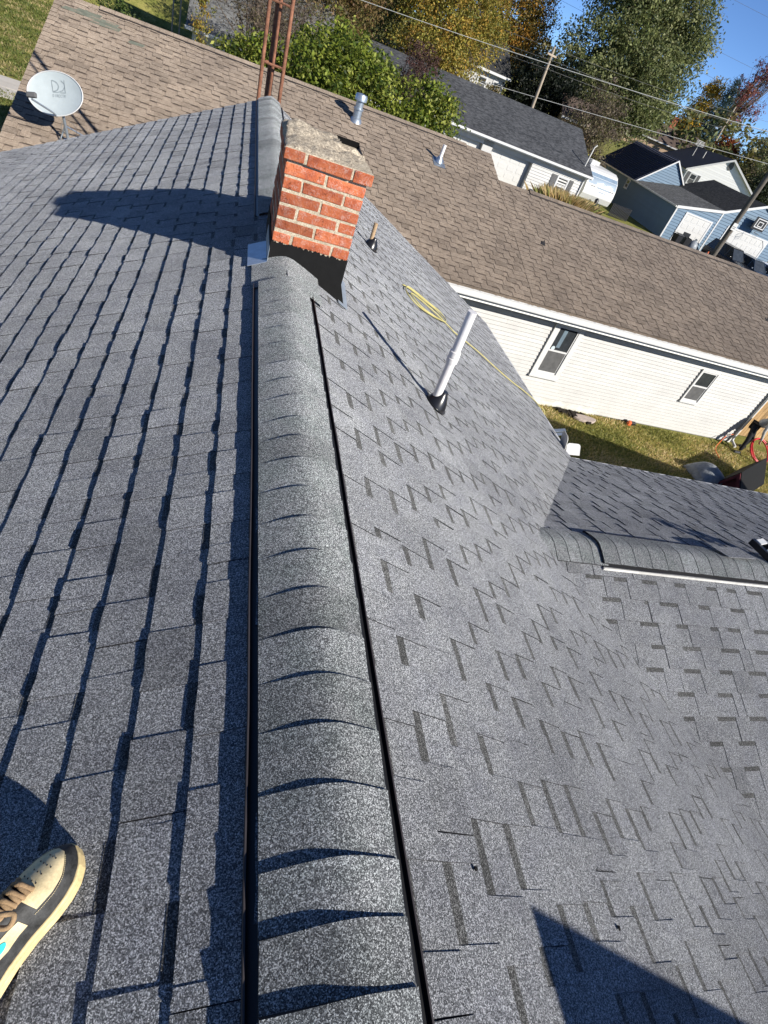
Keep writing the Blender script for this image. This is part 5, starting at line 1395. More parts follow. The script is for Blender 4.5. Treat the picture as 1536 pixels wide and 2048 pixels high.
for v0, v1, h0, h1 in ((10.1, 10.9, 1.70, 2.55), (16.9, 18.2, 1.55, 2.5)):
    sash_window(bh, bf, v0, v1, h0, h1, v=-0.012, trim=0.10, side='u')
hp = thing('basketball_hoop', 'basketball backboard and rim mounted above the double garage door', 'basketball hoop', bf(7.9, 0, 0))
m = MB(); bf.box(m, 7.25, 8.60, -0.62, -0.58, 3.25, 4.25); m.build('backboard', 'black', hp)
m = MB()
for a, b, c, d2 in ((7.45, 8.52, 3.42, 3.49), (7.45, 8.52, 4.10, 4.17), (7.45, 7.52, 3.49, 4.10), (8.45, 8.52, 3.49, 4.10), (7.70, 8.22, 3.55, 3.61), (7.70, 8.22, 3.90, 3.96), (7.70, 7.76, 3.61, 3.90), (8.16, 8.22, 3.61, 3.90)):
    bf.box(m, a, b, -0.628, -0.622, c, d2)
m.build('backboard_marking', 'white', hp)
m = MB(); c = bf(7.92, -0.90, 3.05); m.tube([c+bf.u*0.23*math.cos(a)+bf.v*0.23*math.sin(a) for a in np.linspace(0, 6.283, 25)], 0.012, 6, caps=False); m.tube([c+bf.v*0.23, bf(7.92, -0.62, 3.15)], 0.03, 6); m.build('rim', 'shutter', hp)
m = MB()
for k in range(12):
    a = k*math.pi/6; m.tube([c+bf.u*0.23*math.cos(a)+bf.v*0.23*math.sin(a), c+bf.u*0.13*math.cos(a+0.4)+bf.v*0.13*math.sin(a+0.4)-A3(0, 0, 0.4)], 0.005, 4)
m.build('net', 'dirty_white', hp, kind='stuff')
m = MB(); m.tube([bf(7.6, -0.58, 3.4), bf(7.6, 0.0, 3.6)], 0.03, 6); m.tube([bf(8.2, -0.58, 3.4), bf(8.2, 0.0, 3.6)], 0.03, 6); m.build('bracket', 'black', hp)

# ------------------------------------------------------------------ white gabled house up the slope
wf = Frame((56.0, 77.1), math.radians(-26.07), g=-2.6)
wh = thing('white_gabled_house', 'white gable end house with a long brown roof behind the blue house', 'house', wf(4, 0, 0))
q = MB(); q.prism([wf(0, 0, -0.6), wf(0, 0, 2.42), wf(4.6, 0, 5.0), wf(9.2, 0, 2.42), wf(9.2, 0, -0.6)], wf.v*30); q.build('wall', 'bright_siding', wh)
lap_boards(wh, wf, [(0.02, 0.0), (0.02, 2.4), (4.6, 4.97), (9.18, 2.4), (9.18, 0.0)], -0.001, 0.0, 5.0, 0.24, 'bright_siding', depth=0.015)
for s0, s1 in ((-0.3, 4.6), (9.5, 4.6)):
    q = MB(); roofplane(q, [wf(s0, -0.35, 2.33), wf(s1, -0.35, 5.10), wf(s1, 30.3, 5.10), wf(s0, 30.3, 2.33)]); q.build('roof', 'brown_roof', wh)
    q = MB(); q.prism([wf(s0, -0.36, 2.36), wf(s1, -0.36, 5.13), wf(s1, -0.36, 4.90), wf(s0, -0.36, 2.13)], -wf.v*0.04); q.build('rake_trim', 'white', wh)
sash_window(wh, wf, 0.6, 1.55, 0.85, 2.15, v=-0.02, trim=0.10)
for a, b in ((0.18, 0.56), (1.6, 1.98)):
    q = MB(); wf.box(q, a, b, -0.06, -0.025, 0.85, 2.15); q.build('shutter', 'shutter', wh)
q = MB(); c = wf(4.6, -0.03, 4.30); q.prism([c+wf.u*0.34*math.cos(a)+A3(0, 0, 0.46*math.sin(a)) for a in np.linspace(0, 6.283, 25)[:-1]], -wf.v*0.03); q.build('gable_vent', 'shutter', wh)
for v0 in (1.5, 4.2): sash_window(wh, wf, v0, v0+1.4, 0.6, 2.0, v=-0.01, trim=0.12, side='u')
q = MB(); q.tube([wf(2.6, 9, 3.95), wf(2.6, 9, 4.8)], 0.06, 8); q.build('vent_pipe', 'dirty_white', wh)
an = thing('tv_aerial', 'small pale aerial on a short mast above the brown roof', 'aerial', wf(2.2, 15, 3.7))
q = MB(); q.tube([wf(2.2, 15, 3.7), wf(2.2, 15, 5.6)], 0.05, 8); q.build('mast', 'dirty_white', an)
for k in range(5):
    q = MB(); q.tube([wf(1.7, 14.8+0.1*k, 5.1+0.15*k), wf(2.9, 14.8+0.1*k, 5.1+0.15*k)], 0.045, 6); q.build('rod', 'dirty_white', an)

def simple_house(name, label, origin, az, g, Lu, Dv, he, hr, wall, roof, windows=(), chimney=None, gable_front=False):
    f = Frame(origin, az, g); t = thing(name, label, 'house', f(Lu/2, 0, 0))
    m = MB(); f.box(m, 0, Lu, 0, Dv, -0.8, he); 
    if not gable_front:
        for u in (0.05, Lu-0.25): m.prism([f(u, 0.05, he), f(u, Dv-0.05, he), f(u, Dv/2, hr-0.15)], f.u*0.2)
    else: m.prism([f(0.05, 0.0, he), f(Lu-0.05, 0.0, he), f(Lu/2, 0, hr-0.12)], f.v*Dv)
    m.build('wall', wall, t)
    for s in (0, 1):
        m = MB()
        if not gable_front:
            v = -0.45 if s == 0 else Dv+0.45; roofplane(m, [f(-0.35, v, he-0.1), f(Lu+0.35, v, he-0.1), f(Lu+0.35, Dv/2, hr), f(-0.35, Dv/2, hr)])
        else:
            u = -0.4 if s == 0 else Lu+0.4; roofplane(m, [f(u, -0.3, he-0.1), f(Lu/2, -0.3, hr), f(Lu/2, Dv+0.3, hr), f(u, Dv+0.3, he-0.1)])
        m.build('roof', roof, t)
    if not gable_front:
        m = MB(); f.box(m, -0.35, Lu+0.35, -0.52, -0.45, he-0.28, he-0.08); m.build('gutter', 'white', t)
    for u0, u1, h0, h1 in windows: sash_window(t, f, u0, u1, h0, h1, v=-0.005, trim=0.1)
    if chimney:
        m = MB(); u, v, a, h0, h1 = chimney; f.box(m, u-a, u+a, v-a, v+a, h0, h1); m.build('chimney', 'brick', t)
    return f, t
simple_house('brown_roofed_house', 'far house with a brick chimney on its brown roof, behind the white gable', (66, 118), math.radians(-24), -1.5, 22, 9, 2.7, 5.4, 'tanwall', 'brown_roof', chimney=(10.5, 4.5, 0.45, 3.5, 6.9))
simple_house('pale_house', 'pale sided house with a dark roof standing beyond the charcoal garage roof', (18.4, 66.5), math.radians(-3), -1.75, 5.4, 8.0, 2.75, 4.9, 'siding', 'dark_tabs', windows=((2.6, 3.6, 0.9, 2.1), (4.2, 4.9, 0.9, 2.1)))
simple_house('tan_house', 'small tan house half hidden behind twigs at the end of the charcoal roof', (29.6, 63.0), math.radians(-10), -2.4, 3.4, 6, 2.5, 4.1, 'tanwall', 'brown_roof', windows=((0.5, 1.3, 0.8, 1.9), (1.9, 2.7, 0.8, 1.9)))
simple_house('brick_cottage', 'small brick house with a pale roof at the right frame edge behind the leaning pole', (78.5, 88.5), math.radians(-30), -2.2, 6.5, 7, 2.2, 4.0, 'brick', 'white', gable_front=True)
pf_, ph_ = simple_house('porch_house', 'grey roofed house with a white porch behind the bare twiggy shrub', (-3.6, 45.8), math.radians(-1), GZ, 8.0, 9.5, 2.6, 6.6, 'dirty_white', 'grey_tabs')
for u in (0.2, 2.6, 5.0, 7.4):
    m = MB(); pf_.box(m, u, u+0.16, -1.2, -1.04, 0, 2.42); m.build('porch_post', 'white', ph_)
m = MB(); pf_.box(m, -0.1, 8.0, -1.25, 0, 0, 0.28); m.build('porch_floor', 'white', ph_)
m = MB(); m.prism([pf_(-0.3, -1.5, 2.45), pf_(8.2, -1.5, 2.45), pf_(8.2, -0.3, 2.62), pf_(-0.3, -0.3, 2.62)], (0, 0, -0.14)); m.build('porch_roof', 'grey_tabs', ph_)
m = MB(); pf_.box(m, -0.3, 8.2, -1.58, -1.5, 2.30, 2.48); m.build('porch_gutter', 'white', ph_)
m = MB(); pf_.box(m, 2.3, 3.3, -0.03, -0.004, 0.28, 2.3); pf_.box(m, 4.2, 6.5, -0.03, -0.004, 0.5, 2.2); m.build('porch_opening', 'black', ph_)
simple_house('grey_shed', 'small grey roofed outbuilding showing between the glossy trees and the yellow tree', (8.2, 58.0), math.radians(-4), -4.6, 4.0, 5, 3.0, 4.6, 'siding', 'grey_tabs')

# ------------------------------------------------------------------ poles and wires
def pole(label, base, top, r0, r1, mat, arms=(), group='utility poles'):
    t = thing('utility_pole', label, 'utility pole', base, group)
    b, tp = np.array(base, float), np.array(top, float)
    m = MB(); m.tube([b-A3(0, 0, .3), b+(tp-b)*0.5, tp], [r0, (r0+r1)/2, r1], 12); soften(m.build('post', mat, t), 50)
    for h, a, ln in arms:
        c = b+(tp-b)*h; d_ = A3(math.cos(a), math.sin(a), 0); m = MB(); m.box(c-d_*ln/2+A3(0, -0.12, 0), d_*ln, (0, 0.1, 0), (0, 0, 0.12)); m.build('cross_arm', mat, t)
        for s in (-0.45, 0.0, 0.45):
            q = MB(); q.lathe(c+d_*ln*s+A3(0, -0.07, 0.12), (0, 0, 1), [(0.03, 0), (0.06, 0.04), (0.06, 0.14), (0.02, 0.18)], 8); q.build('insulator', 'chrome', t)
    return t
pole('pale utility pole rising behind the middle of the charcoal garage roof', (23.6, 56.6, -4.6), (22.9, 55.8, 3.95), 0.17, 0.11, 'pole', ((0.93, 0.45, 1.2),))
p2 = pole('weathered utility pole with a small white notice, crossing the blue garages', (24.75, 28.4, GZ), (24.9, 28.45, 4.6), 0.16, 0.12, 'pole_dark')
m = MB(); m.box((24.60, 28.22, -0.98), (0.26, -0.04, 0), (0, 0.006, 0), (0, 0, 0.34)); m.build('notice', 'white', p2)
m = MB(); m.box((24.63, 28.213, -0.90), (0.18, -0.03, 0), (0, 0.004, 0), (0, 0, 0.03)); m.box((24.63, 28.213, -0.83), (0.18, -0.03, 0), (0, 0.004, 0), (0, 0, 0.03)); m.build('notice_print', 'shutter', p2)
p3 = pole('far pale utility pole with a street lamp in front of the blue green conifer', (88.6, 118.4, -2.0), (88.0, 118.0, 10.4), 0.24, 0.16, 'pole')
m = MB(); m.tube([A3(88.3, 118.1, 6.3), A3(87.1, 117.4, 6.9), A3(86.0, 117.0, 6.5)], 0.07, 8); m.box((85.6, 116.8, 6.3), (0.7, 0.15, 0), (0, 0.3, 0), (0, 0, 0.22)); m.build('street_lamp', 'chrome', p3)
def wire(label, pts, r, mat):
    m = MB(); m.tube(smooth_path(pts, 8), r, 5); tag(m.build('overhead_wire', mat), label, 'wire', 'overhead wires')
def sag(a, b, s, n=8):
    a, b = np.array(a, float), np.array(b, float); return [a+(b-a)*k/n-A3(0, 0, s*4*(k/n)*(1-k/n)) for k in range(n+1)]
wire('thick pale wire sloping high across the trees from the photo top to its right edge', sag((1.2, 49.0, 1.35), (33.5, 36.6, 4.02), 0.25), 0.017, 'cable')
wire('pale wire running low over the charcoal and brown roofs to the right edge', sag((9.0, 64.6, -1.1), (50.0, 48.6, 3.45), 0.10), 0.019, 'cable')
for k, z in enumerate((3.85, 3.1, 2.5)):
    wire(['thin dark wire from the top of the middle pole', 'thin dark wire second from the top of the middle pole', 'thin dark wire third from the top of the middle pole'][k], sag((5.0, 58.5, z-0.5), (22.9, 55.7, z), 0.2)+sag((22.9, 55.7, z), (58.6, 60.0, z+3.4), 0.5)[1:], 0.010, 'cable_dark')
for k, z in enumerate((15.5, 11.0, 8.6)):
    wire(['thin wire crossing the blue sky highest', 'thin wire crossing the blue sky midway', 'thin wire crossing the blue sky lowest'][k], sag((20, 95, z+2), (95, 68, z), 0.6), 0.013, 'cable_dark')
for x, y in ((-6.25, 63.0), (-5.9, 63.3)):
    pass
sw = thing('post_pair', 'two thin dark posts standing in the shade beyond the brown roof', 'posts', (-5.1, 50.0, GZ))
for x, y in ((-5.15, 50.0), (-4.72, 50.2)):
    m = MB(); m.tube([A3(x, y, GZ), A3(x, y, 1.2)], 0.05, 8); m.build('post', 'pole', sw)

# ------------------------------------------------------------------ trees and shrubs
def far(p, k): return CAM+(np.array(p, float)-CAM)*k

def farb(bl, k): return [(far(c, k), (np.array(r)*k if hasattr(r, '__len__') else r*k)) for c, r in bl]

def leaves(name, blobs, n, size, palette, parent, clus=0.35, cl_n=None, dens=0.5, up=0.25, aspect=0.5):
    """leaf-sized faces in clumps through the volume of the crown"""
    vols = np.array([b[1][0]*b[1][1]*b[1][2] for b in blobs])**(0.75); pr = vols/vols.sum()
    nc = cl_n or max(12, n//26)
    bi = nrg.choice(len(blobs), nc, p=pr)
    C = np.array([b[0] for b in blobs])[bi]; R = np.array([b[1] for b in blobs])[bi]
    d = nrg.normal(size=(nc, 3)); d /= np.linalg.norm(d, axis=1)[:, None]
    rr = nrg.uniform(0, 1, nc)**dens
    ctr = C+d*R*rr[:, None]*(1+nrg.normal(0, 0.09, (nc, 1)))
    csz = clus*nrg.uniform(0.55, 1.3, nc)
    ci = nrg.integers(0, nc, n)
    p = ctr[ci]+nrg.normal(size=(n, 3))*csz[ci][:, None]*np.array([1, 1, 0.75])*0.55
    nn = d[ci]*0.55+nrg.normal(size=(n, 3))*0.75+np.array([0, 0, up]); nn /= np.linalg.norm(nn, axis=1)[:, None]
    a = np.cross(nn, nrg.normal(size=(n, 3))); a /= np.linalg.norm(a, axis=1)[:, None]; b = np.cross(nn, a)
    L = size*nrg.uniform(0.6, 1.35, n)[:, None]; W = L*aspect
    V = np.stack([p-a*L*0.5, p-b*W*0.5+nn*L*0.08, p+a*L*0.5, p+b*W*0.5+nn*L*0.08], 1)
    V = V.reshape(-1, 3); c0 = (V.min(0)+V.max(0))/2
    me = bpy.data.meshes.new(name); me.materials.append(M['leaf'])
    me.vertices.add(4*n); me.vertices.foreach_set('co', (V-c0).reshape(-1))
    me.loops.add(4*n); me.loops.foreach_set('vertex_index', np.arange(4*n, dtype=np.int32))
    me.polygons.add(n); me.polygons.foreach_set('loop_start', np.arange(0, 4*n, 4, dtype=np.int32))
    pal = np.array(palette); base = pal[nrg.integers(0, len(pal), nc)]
    own = pal[nrg.integers(0, len(pal), n)]
    col = (base[ci]*0.6+own*0.4)*nrg.uniform(0.65, 1.3, (n, 1))*nrg.uniform(0.8, 1.2, nc)[ci][:, None]
    at = me.attributes.new('leafcol', 'FLOAT_COLOR', 'FACE'); at.data.foreach_set('color', np.concatenate([col, np.ones((n, 1))], 1).astype(np.float32).reshape(-1))
    me.update(calc_edges=True)
    return link(name, me, parent, c0), ctr

def tree(name, label, base, blobs, n, size, palette, trunk=0.22, group=None, clus=0.5, limbs=9, dens=0.45, cat='tree', twigs=0, bark='bark', aspect=0.5, up=0.25, lean=(0, 0)):
    base = A3(base[0], base[1], float(ground_h(base[0], base[1])) if len(base) < 3 else base[2])
    t = thing(name, label, cat, base, group)
    blobs = [(np.array(c, float), np.array(r, float) if hasattr(r, '__len__') else np.array([r, r, r*0.9], float)) for c, r in blobs]
    if n: o, ctr = leaves('crown', blobs, n, size, palette, t, clus=clus, dens=dens, aspect=aspect, up=up)
    else:
        ctr = np.array([b[0]+nrg.normal(size=3)*b[1]*0.6 for b in blobs for _ in range(20)])
    top = np.array(max((b[0] for b in blobs), key=lambda c: c[2]))
    cen = np.mean([b[0] for b in blobs], axis=0)
    m = MB(); mid = base+(cen-base)*0.55+A3(lean[0], lean[1], 0)
    m.tube([base-A3(0, 0, .2), base+A3(0, 0, 0.3), mid, cen+(top-cen)*0.5], [trunk*1.25, trunk, trunk*0.7, trunk*0.3], 10); m.build('trunk', bark, t, smooth=True)
    lm = MB()
    for k in range(limbs):
        q = ctr[nrg.integers(0, len(ctr))]; s = base+(mid-base)*rng.uniform(0.6, 1.0)
        h = (s+q)/2+A3(rng.gauss(0, .2), rng.gauss(0, .2), 0.25)*np.linalg.norm(q-s)*0.3
        lm.tube(smooth_path([s, h, q], 3), [trunk*0.42-trunk*0.055*j for j in range(7)], 6)
    for k in range(twigs):
        q = ctr[nrg.integers(0, len(ctr))]; bl = blobs[rng.randrange(len(blobs))]
        s = bl[0]+(q-bl[0])*0.3-A3(0, 0, 0.25)*bl[1][2]; e = q+nrg.normal(size=3)*0.25*np.mean(bl[1])
        h = (s+e)/2+nrg.normal(size=3)*0.12*np.linalg.norm(e-s)
        rr = trunk*0.10; lm.tube(smooth_path([s, h, e], 2), [rr, rr*0.85, rr*0.6, rr*0.45, rr*0.3], 4, caps=False)
    if lm.f: lm.build('limbs', bark, t)
    return t
GLOSS = [(0.08, 0.12, 0.014), (0.15, 0.20, 0.022), (0.24, 0.28, 0.036), (0.035, 0.062, 0.010), (0.36, 0.37, 0.08)]
OLIVE = [(0.14, 0.135, 0.04), (0.22, 0.18, 0.05), (0.085, 0.09, 0.025), (0.28, 0.18, 0.08), (0.18, 0.10, 0.05)]
YELL = [(0.30, 0.27, 0.05), (0.19, 0.20, 0.04), (0.42, 0.32, 0.06), (0.10, 0.115, 0.025), (0.44, 0.25, 0.05)]
DKG = [(0.075, 0.10, 0.03), (0.15, 0.175, 0.06), (0.22, 0.24, 0.09), (0.035, 0.055, 0.02), (0.31, 0.31, 0.15)]
ORNG = [(0.50, 0.24, 0.04), (0.42, 0.22, 0.04), (0.22, 0.16, 0.03), (0.10, 0.10, 0.02), (0.36, 0.18, 0.03), (0.16, 0.15, 0.04)]
SPRU = [(0.035, 0.065, 0.05), (0.05, 0.085, 0.065), (0.07, 0.10, 0.08), (0.025, 0.045, 0.035)]
REDD = [(0.32, 0.09, 0.03), (0.25, 0.065, 0.025), (0.40, 0.13, 0.04), (0.16, 0.05, 0.02)]
PURP = [(0.22, 0.07, 0.07), (0.28, 0.10, 0.08), (0.16, 0.06, 0.06), (0.30, 0.12, 0.06)]
TWIG = [(0.16, 0.13, 0.10), (0.20, 0.15, 0.11), (0.12, 0.09, 0.07), (0.14, 0.13, 0.05)]
GOLD = [(0.80, 0.48, 0.04), (0.72, 0.42, 0.04), (0.5, 0.38, 0.06), (0.25, 0.2, 0.03)]
HW = 'trees beyond the brown roof'
tree('broadleaf_tree', 'glossy bright green tree right behind the rusty tower', (-0.3, 27.6), [((-0.6, 27.4, -1.6), 0.85), ((0.2, 27.6, -1.3), 0.8), ((-0.1, 27.2, -2.6), 1.2), ((-1.0, 27.2, -2.5), .8)], 8500, 0.165, GLOSS, 0.10, HW, clus=0.32)
tree('broadleaf_tree', 'large glossy bright green tree behind the galvanised vent, widest of the glossy three', (3.0, 27.6), [((1.9, 27.0, -1.3), 1.35), ((3.3, 27.6, -0.75), 1.35), ((4.5, 27.3, -1.0), 1.35), ((3.4, 29.2, -0.4), 1.2), ((2.2, 28.8, -0.8), 1.0), ((5.2, 26.4, -1.6), 0.9), ((3.2, 26.6, -2.4), 1.9), ((1.4, 27.0, -2.4), 1.1), ((4.6, 28.4, -0.35), 0.7)], 30000, 0.17, GLOSS, 0.18, HW, clus=0.36)
tree('broadleaf_tree', 'glossy bright green tree overlapping the left end of the charcoal roof', (6.7, 27.6), [((6.8, 27.4, -0.75), 1.0), ((7.6, 27.5, -0.8), 0.65), ((6.2, 26.6, -1.5), 0.95), ((7.4, 26.6, -1.7), 0.7), ((6.0, 27.6, -2.4), 1.2)], 11500, 0.165, GLOSS, 0.12, HW, clus=0.32)
tree('bare_shrub', 'leafless grey brown twiggy shrub before the porch house roof', (-1.0, 40.5), [((-1.6, 40.6, -0.5), 1.2), ((-0.2, 40.6, -1.0), 1.4), ((1.4, 40.8, -1.2), 1.7), ((0.0, 41.0, 0.4), 1.8), ((2.4, 41.4, 0.2), 1.6), ((-1.0, 40.8, 0.5), 1.2), ((2.8, 41.0, -1.4), 1.3)], 5200, 0.13, TWIG, 0.10, HW, clus=0.55, twigs=620, limbs=24, dens=0.6, cat='shrub')
tree('broadleaf_tree', 'thin leaved yellow green sapling at the left edge of the bare shrub', (-2.75, 39.2), [((-2.75, 39.2, -1.9), 0.5), ((-2.6, 39.3, -1.1), 0.5), ((-2.7, 39.2, -2.7), 0.4)], 900, 0.13, YELL, 0.04, HW, clus=0.25)
tree('broadleaf_tree', 'olive brown tree with a reddish right flank above the glossy trees', (4.2, 50.0), [((3.2, 50, 0.2), 2.7), ((5.6, 50.5, 0.5), 2.3), ((4.3, 51, 3.0), 3.0), ((2.2, 51, 2.6), 2.6), ((6.8, 50.5, 2.2), 1.8)], 30000, 0.17, OLIVE, 0.26, HW, clus=0.6, twigs=60)
tree('broadleaf_tree', 'pale grey green tree at the top edge between the olive and the yellow tree', (8.3, 57.0), [((8.5, 57, 1.0), 2.6), ((9.3, 58, 4.0), 3.2), ((7.6, 58, 3.2), 2.6)], 16000, 0.19, DKG+[(0.13, 0.15, 0.05), (0.16, 0.17, 0.07)], 0.25, HW, clus=0.6)
tree('broadleaf_tree', 'tall yellowing tree with speckled leaves left of the dark shaded tree', (13.2, 53.5), [((11.2, 52.8, 0.9), 2.2), ((13.6, 53.2, 0.6), 2.5), ((15.3, 53.6, 1.6), 2.2), ((12.4, 54, 3.8), 3.2), ((15.6, 55, 4.6), 2.8), ((17.2, 55.4, 3.0), 1.7), ((10.4, 54.2, 3.8), 2.2), ((14.5, 52.8, -0.6), 1.6)], 44000, 0.18, YELL, 0.3, HW, clus=0.6, twigs=50)
tree('round_shrub', 'purple brown leafless shrub just above the charcoal roof', (10.2, 45.6, GZ), [((10.0, 45.4, 0.15), 1.0), ((10.9, 45.6, 0.05), 0.9), ((10.3, 46, -1.0), 1.2)], 3600, 0.13, [(0.11, 0.055, 0.05), (0.14, 0.075, 0.06), (0.08, 0.045, 0.04)], 0.08, HW, clus=0.3, twigs=180, cat='shrub')
tree('broadleaf_tree', 'orange tinged tree above the dark shaded tree', (27.5, 82.0), [((26.6, 80, 3.2), 3.0), ((29.2, 80, 3.6), 3.0), ((28.0, 81, 7.4), 3.4), ((30.4, 82, 6.6), 2.6), ((24.6, 82, 6.6), 2.8), ((25.4, 83, 10.5), 3.0)], 30000, 0.25, ORNG+[(0.05, 0.07, 0.02)], 0.35, HW, clus=0.8)
tree('broadleaf_tree', 'nearly black green tree in deep shade behind the middle pole', (28.0, 67.5), [((26.4, 66.8, 1.6), 2.7), ((29.2, 66.8, 1.9), 2.8), ((27.9, 67.5, -0.2), 2.6), ((30.6, 67, 0.2), 2.2), ((25.2, 66.6, -0.2), 1.8)], 15000, 0.30, [(0.006, 0.010, 0.005), (0.010, 0.015, 0.007), (0.014, 0.02, 0.010)], 0.3, HW, clus=0.7)  # the deep shade is put into the near black leaf colours
tree('broadleaf_tree', 'big dark green tree filling the top right of the photo', (39.5, 76.0), [((35.6, 74, 5.0), 4.6), ((40.6, 74, 5.6), 5.2), ((45.0, 75.5, 6.2), 4.2), ((38.0, 76, 11.0), 5.2), ((43.2, 77, 11.6), 5.0), ((40.2, 78, 16.5), 5.4), ((46.6, 77, 10.0), 3.2), ((45.6, 79, 15.6), 3.8), ((36.4, 78, 16.0), 4.2), ((41.5, 73, 2.6), 3.8), ((45.8, 75.2, 3.0), 2.6), ((36.5, 73.4, 1.6), 3.0)], 105000, 0.32, DKG+[(0.11, 0.135, 0.04), (0.13, 0.15, 0.06)], 0.6, HW, clus=0.95)
tree('thicket', 'brown twiggy thicket at the right end of the charcoal roof', (30.8, 60.5), [((30.2, 59.6, -0.6), 2.1), ((32.4, 60.2, -0.2), 2.1), ((31.6, 61, 1.6), 2.4), ((34.0, 61.5, 1.0), 1.9), ((33.0, 60.2, -2.0), 1.8)], 6500, 0.22, TWIG+[(0.10, 0.10, 0.035)], 0.10, HW, clus=0.6, twigs=330, limbs=18, cat='shrub')
k = 1.5
tree('broadleaf_tree', 'small golden yellow tree beside the far brick chimney', far((59.6, 88.5, 0), k)[:2], farb([((60.2, 88.0, 4.2), 1.9), ((61.0, 88.5, 6.4), 1.9), ((61.9, 89, 8.6), 1.5), ((60.6, 88.2, 2.4), 1.9), ((58.8, 88.5, 2.9), 1.2)], k), 12000, 0.42, GOLD, 0.2, HW, clus=0.9)
cb = []
for q in range(9): cb.append(((59.2+0.06*q, 82.2, -0.5+1.25*q), (3.3-0.33*q, 3.3-0.33*q, 1.2)))
tree('conifer_tree', 'blue green conifer tapering to a point against the sky', far((59.4, 82.2, 0), k)[:2], farb(cb, k), 24000, 0.40, SPRU, 0.3, HW, clus=0.8, aspect=0.3)
tree('broadleaf_tree', 'sparse purple red tree leaning against the blue sky', far((60.5, 85.5, 0), k)[:2], farb([((63.2, 85, 9.5), 2.0), ((65.4, 85.5, 12.2), 2.2), ((67.0, 86, 14.6), 1.8), ((65.6, 85, 8.0), 1.5), ((64.4, 85.2, 6.2), 1.3)], k), 6500, 0.36, PURP, 0.36, HW, clus=0.8, limbs=26, twigs=160, dens=0.6, lean=(0.4, 0))
tree('round_shrub', 'rounded rust red bush right of the far pole', far((57.9, 74.4, 0), 1.4)[:2], farb([((57.6, 74.2, 3.1), 1.3), ((58.2, 74.5, 2.3), 1.35), ((57.3, 74.4, 1.9), 1.1)], 1.4), 9000, 0.36, REDD, 0.2, HW, clus=0.7, cat='shrub')
tree('broadleaf_tree', 'dark green tree at the right frame edge below the sky', far((71.0, 84.0, 0), 1.2)[:2], farb([((69.4, 82.5, 3.2), 2.9), ((72.4, 83, 4.4), 3.2), ((71.2, 83, 1.0), 2.6), ((75.5, 84, 6.2), 3.4)], 1.2), 26000, 0.32, DKG+TWIG[:2], 0.3, HW, clus=0.8, twigs=60)
tree('broadleaf_tree', 'very dark green tree behind the leaning weathered pole', far((69.5, 76.5, 0), 1.15)[:2], farb([((66.2, 74.5, 0.6), 2.4), ((69.4, 75.5, 1.2), 3.0), ((72.6, 77, 0.8), 2.8), ((67.8, 74.0, -1.2), 2.0)], 1.15), 20000, 0.30, [(0.018, 0.028, 0.012), (0.03, 0.042, 0.018), (0.045, 0.06, 0.026)], 0.3, HW, clus=0.8)
tree('broadleaf_tree', 'low green bush in the lawn beyond the top left of the brown roof', (-6.4, 36.6), [((-6.4, 36.6, -2.7), 0.9), ((-5.5, 36.8, -3.2), 0.9), ((-7.0, 36.8, -3.4), 0.9), ((-5.0, 37.0, -3.9), 0.8)], 4200, 0.13, [(0.07, 0.11, 0.025), (0.11, 0.15, 0.035), (0.045, 0.075, 0.02), (0.17, 0.19, 0.06)], 0.07, HW, clus=0.3, cat='bush')
tree('round_shrub', 'clipped dark round bush in front of the pale house wall', (22.0, 63.6), [((22.0, 63.5, -0.9), 1.0)], 1500, 0.2, OLIVE, 0.08, HW, clus=0.3, cat='bush')
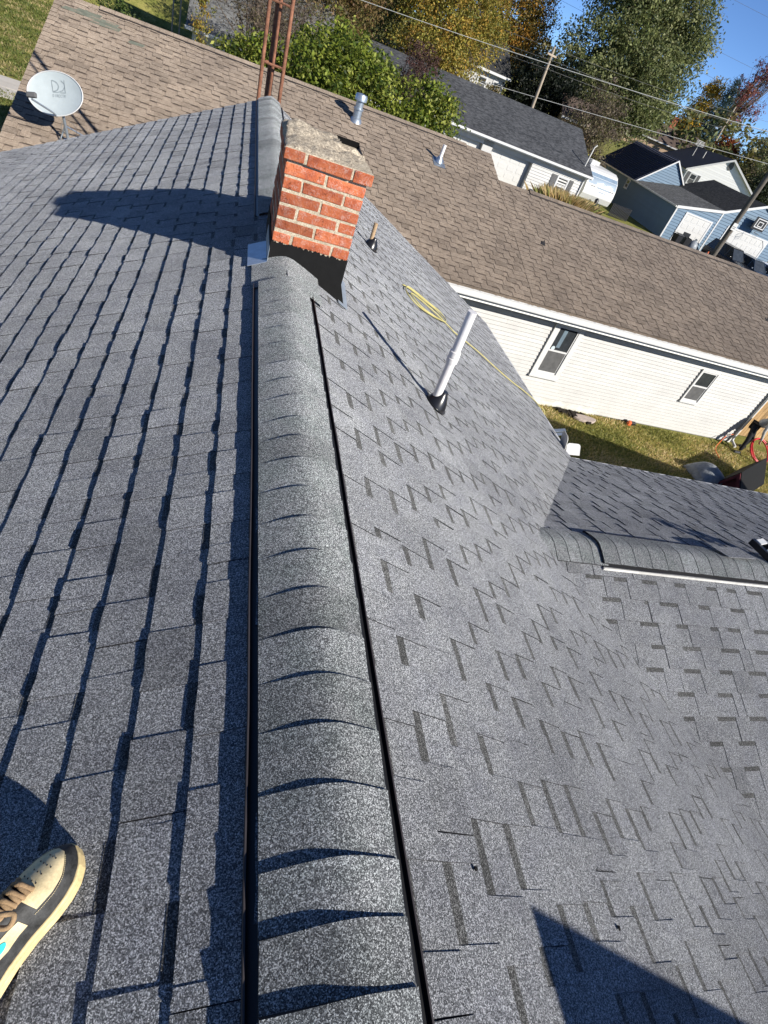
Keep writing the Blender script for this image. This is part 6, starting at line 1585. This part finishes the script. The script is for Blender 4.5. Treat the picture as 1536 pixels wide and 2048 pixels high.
def ornamental_grass():
    t = thing('ornamental_grass', 'clump of tall straw coloured grass before the trailer', 'grass clump', (22.6, 41.4, GZ))
    n = 4500; x = nrg.normal(0, 0.6, n); y = nrg.normal(0, 0.5, n); h = nrg.uniform(0.9, 1.75, n); lx = nrg.normal(0, 0.28, n)+x*0.5; ly = nrg.normal(0, 0.28, n)+y*0.5
    b = MB()
    cols = []
    V = np.zeros((n, 4, 3)); a = nrg.uniform(0, 6.28, n); w = 0.013
    V[:, 0] = np.stack([22.4+x-np.cos(a)*w, 41.4+y-np.sin(a)*w, np.full(n, GZ)], 1); V[:, 1] = np.stack([22.4+x+np.cos(a)*w, 41.4+y+np.sin(a)*w, np.full(n, GZ)], 1)
    V[:, 2] = np.stack([22.4+x+lx*0.6+np.cos(a)*w*1.6, 41.4+y+ly*0.6+np.sin(a)*w*1.6, GZ+h*0.75], 1); V[:, 3] = np.stack([22.4+x+lx, 41.4+y+ly, GZ+h], 1)
    me = bpy.data.meshes.new('blades'); me.materials.append(M['leaf']); c0 = np.array([22.4, 41.4, GZ+0.8])
    me.vertices.add(4*n); me.vertices.foreach_set('co', (V-c0).reshape(-1)); me.loops.add(4*n); me.loops.foreach_set('vertex_index', np.arange(4*n, dtype=np.int32))
    me.polygons.add(n); me.polygons.foreach_set('loop_start', np.arange(0, 4*n, 4, dtype=np.int32))
    pal = np.array([(0.50, 0.36, 0.16), (0.42, 0.30, 0.13), (0.22, 0.24, 0.07), (0.6, 0.46, 0.24)]); c = pal[nrg.integers(0, 4, n)]*nrg.uniform(0.7, 1.2, (n, 1))
    at = me.attributes.new('leafcol', 'FLOAT_COLOR', 'FACE'); at.data.foreach_set('color', np.concatenate([c, np.ones((n, 1))], 1).astype(np.float32).reshape(-1)); me.update(calc_edges=True)
    tag(link('blades', me, t, c0), kind='stuff')
ornamental_grass()
# woods that close the view far behind
wb = []
for k in range(60):
    a = math.radians(-35+130*k/59); d = rng.uniform(120, 190); x, y = d*math.sin(a), d*math.cos(a)
    g = float(ground_h(x, y)); wb.append((A3(x, y, g+rng.uniform(3, 5)), A3(rng.uniform(6, 10), rng.uniform(6, 10), rng.uniform(4.5, 7))))
wo_, _ = leaves('far_woods', wb, 60000, 1.0, DKG+OLIVE[:3]+[(0.2, 0.14, 0.04)], None, clus=1.8, dens=0.35)
wo_['kind'] = 'stuff'
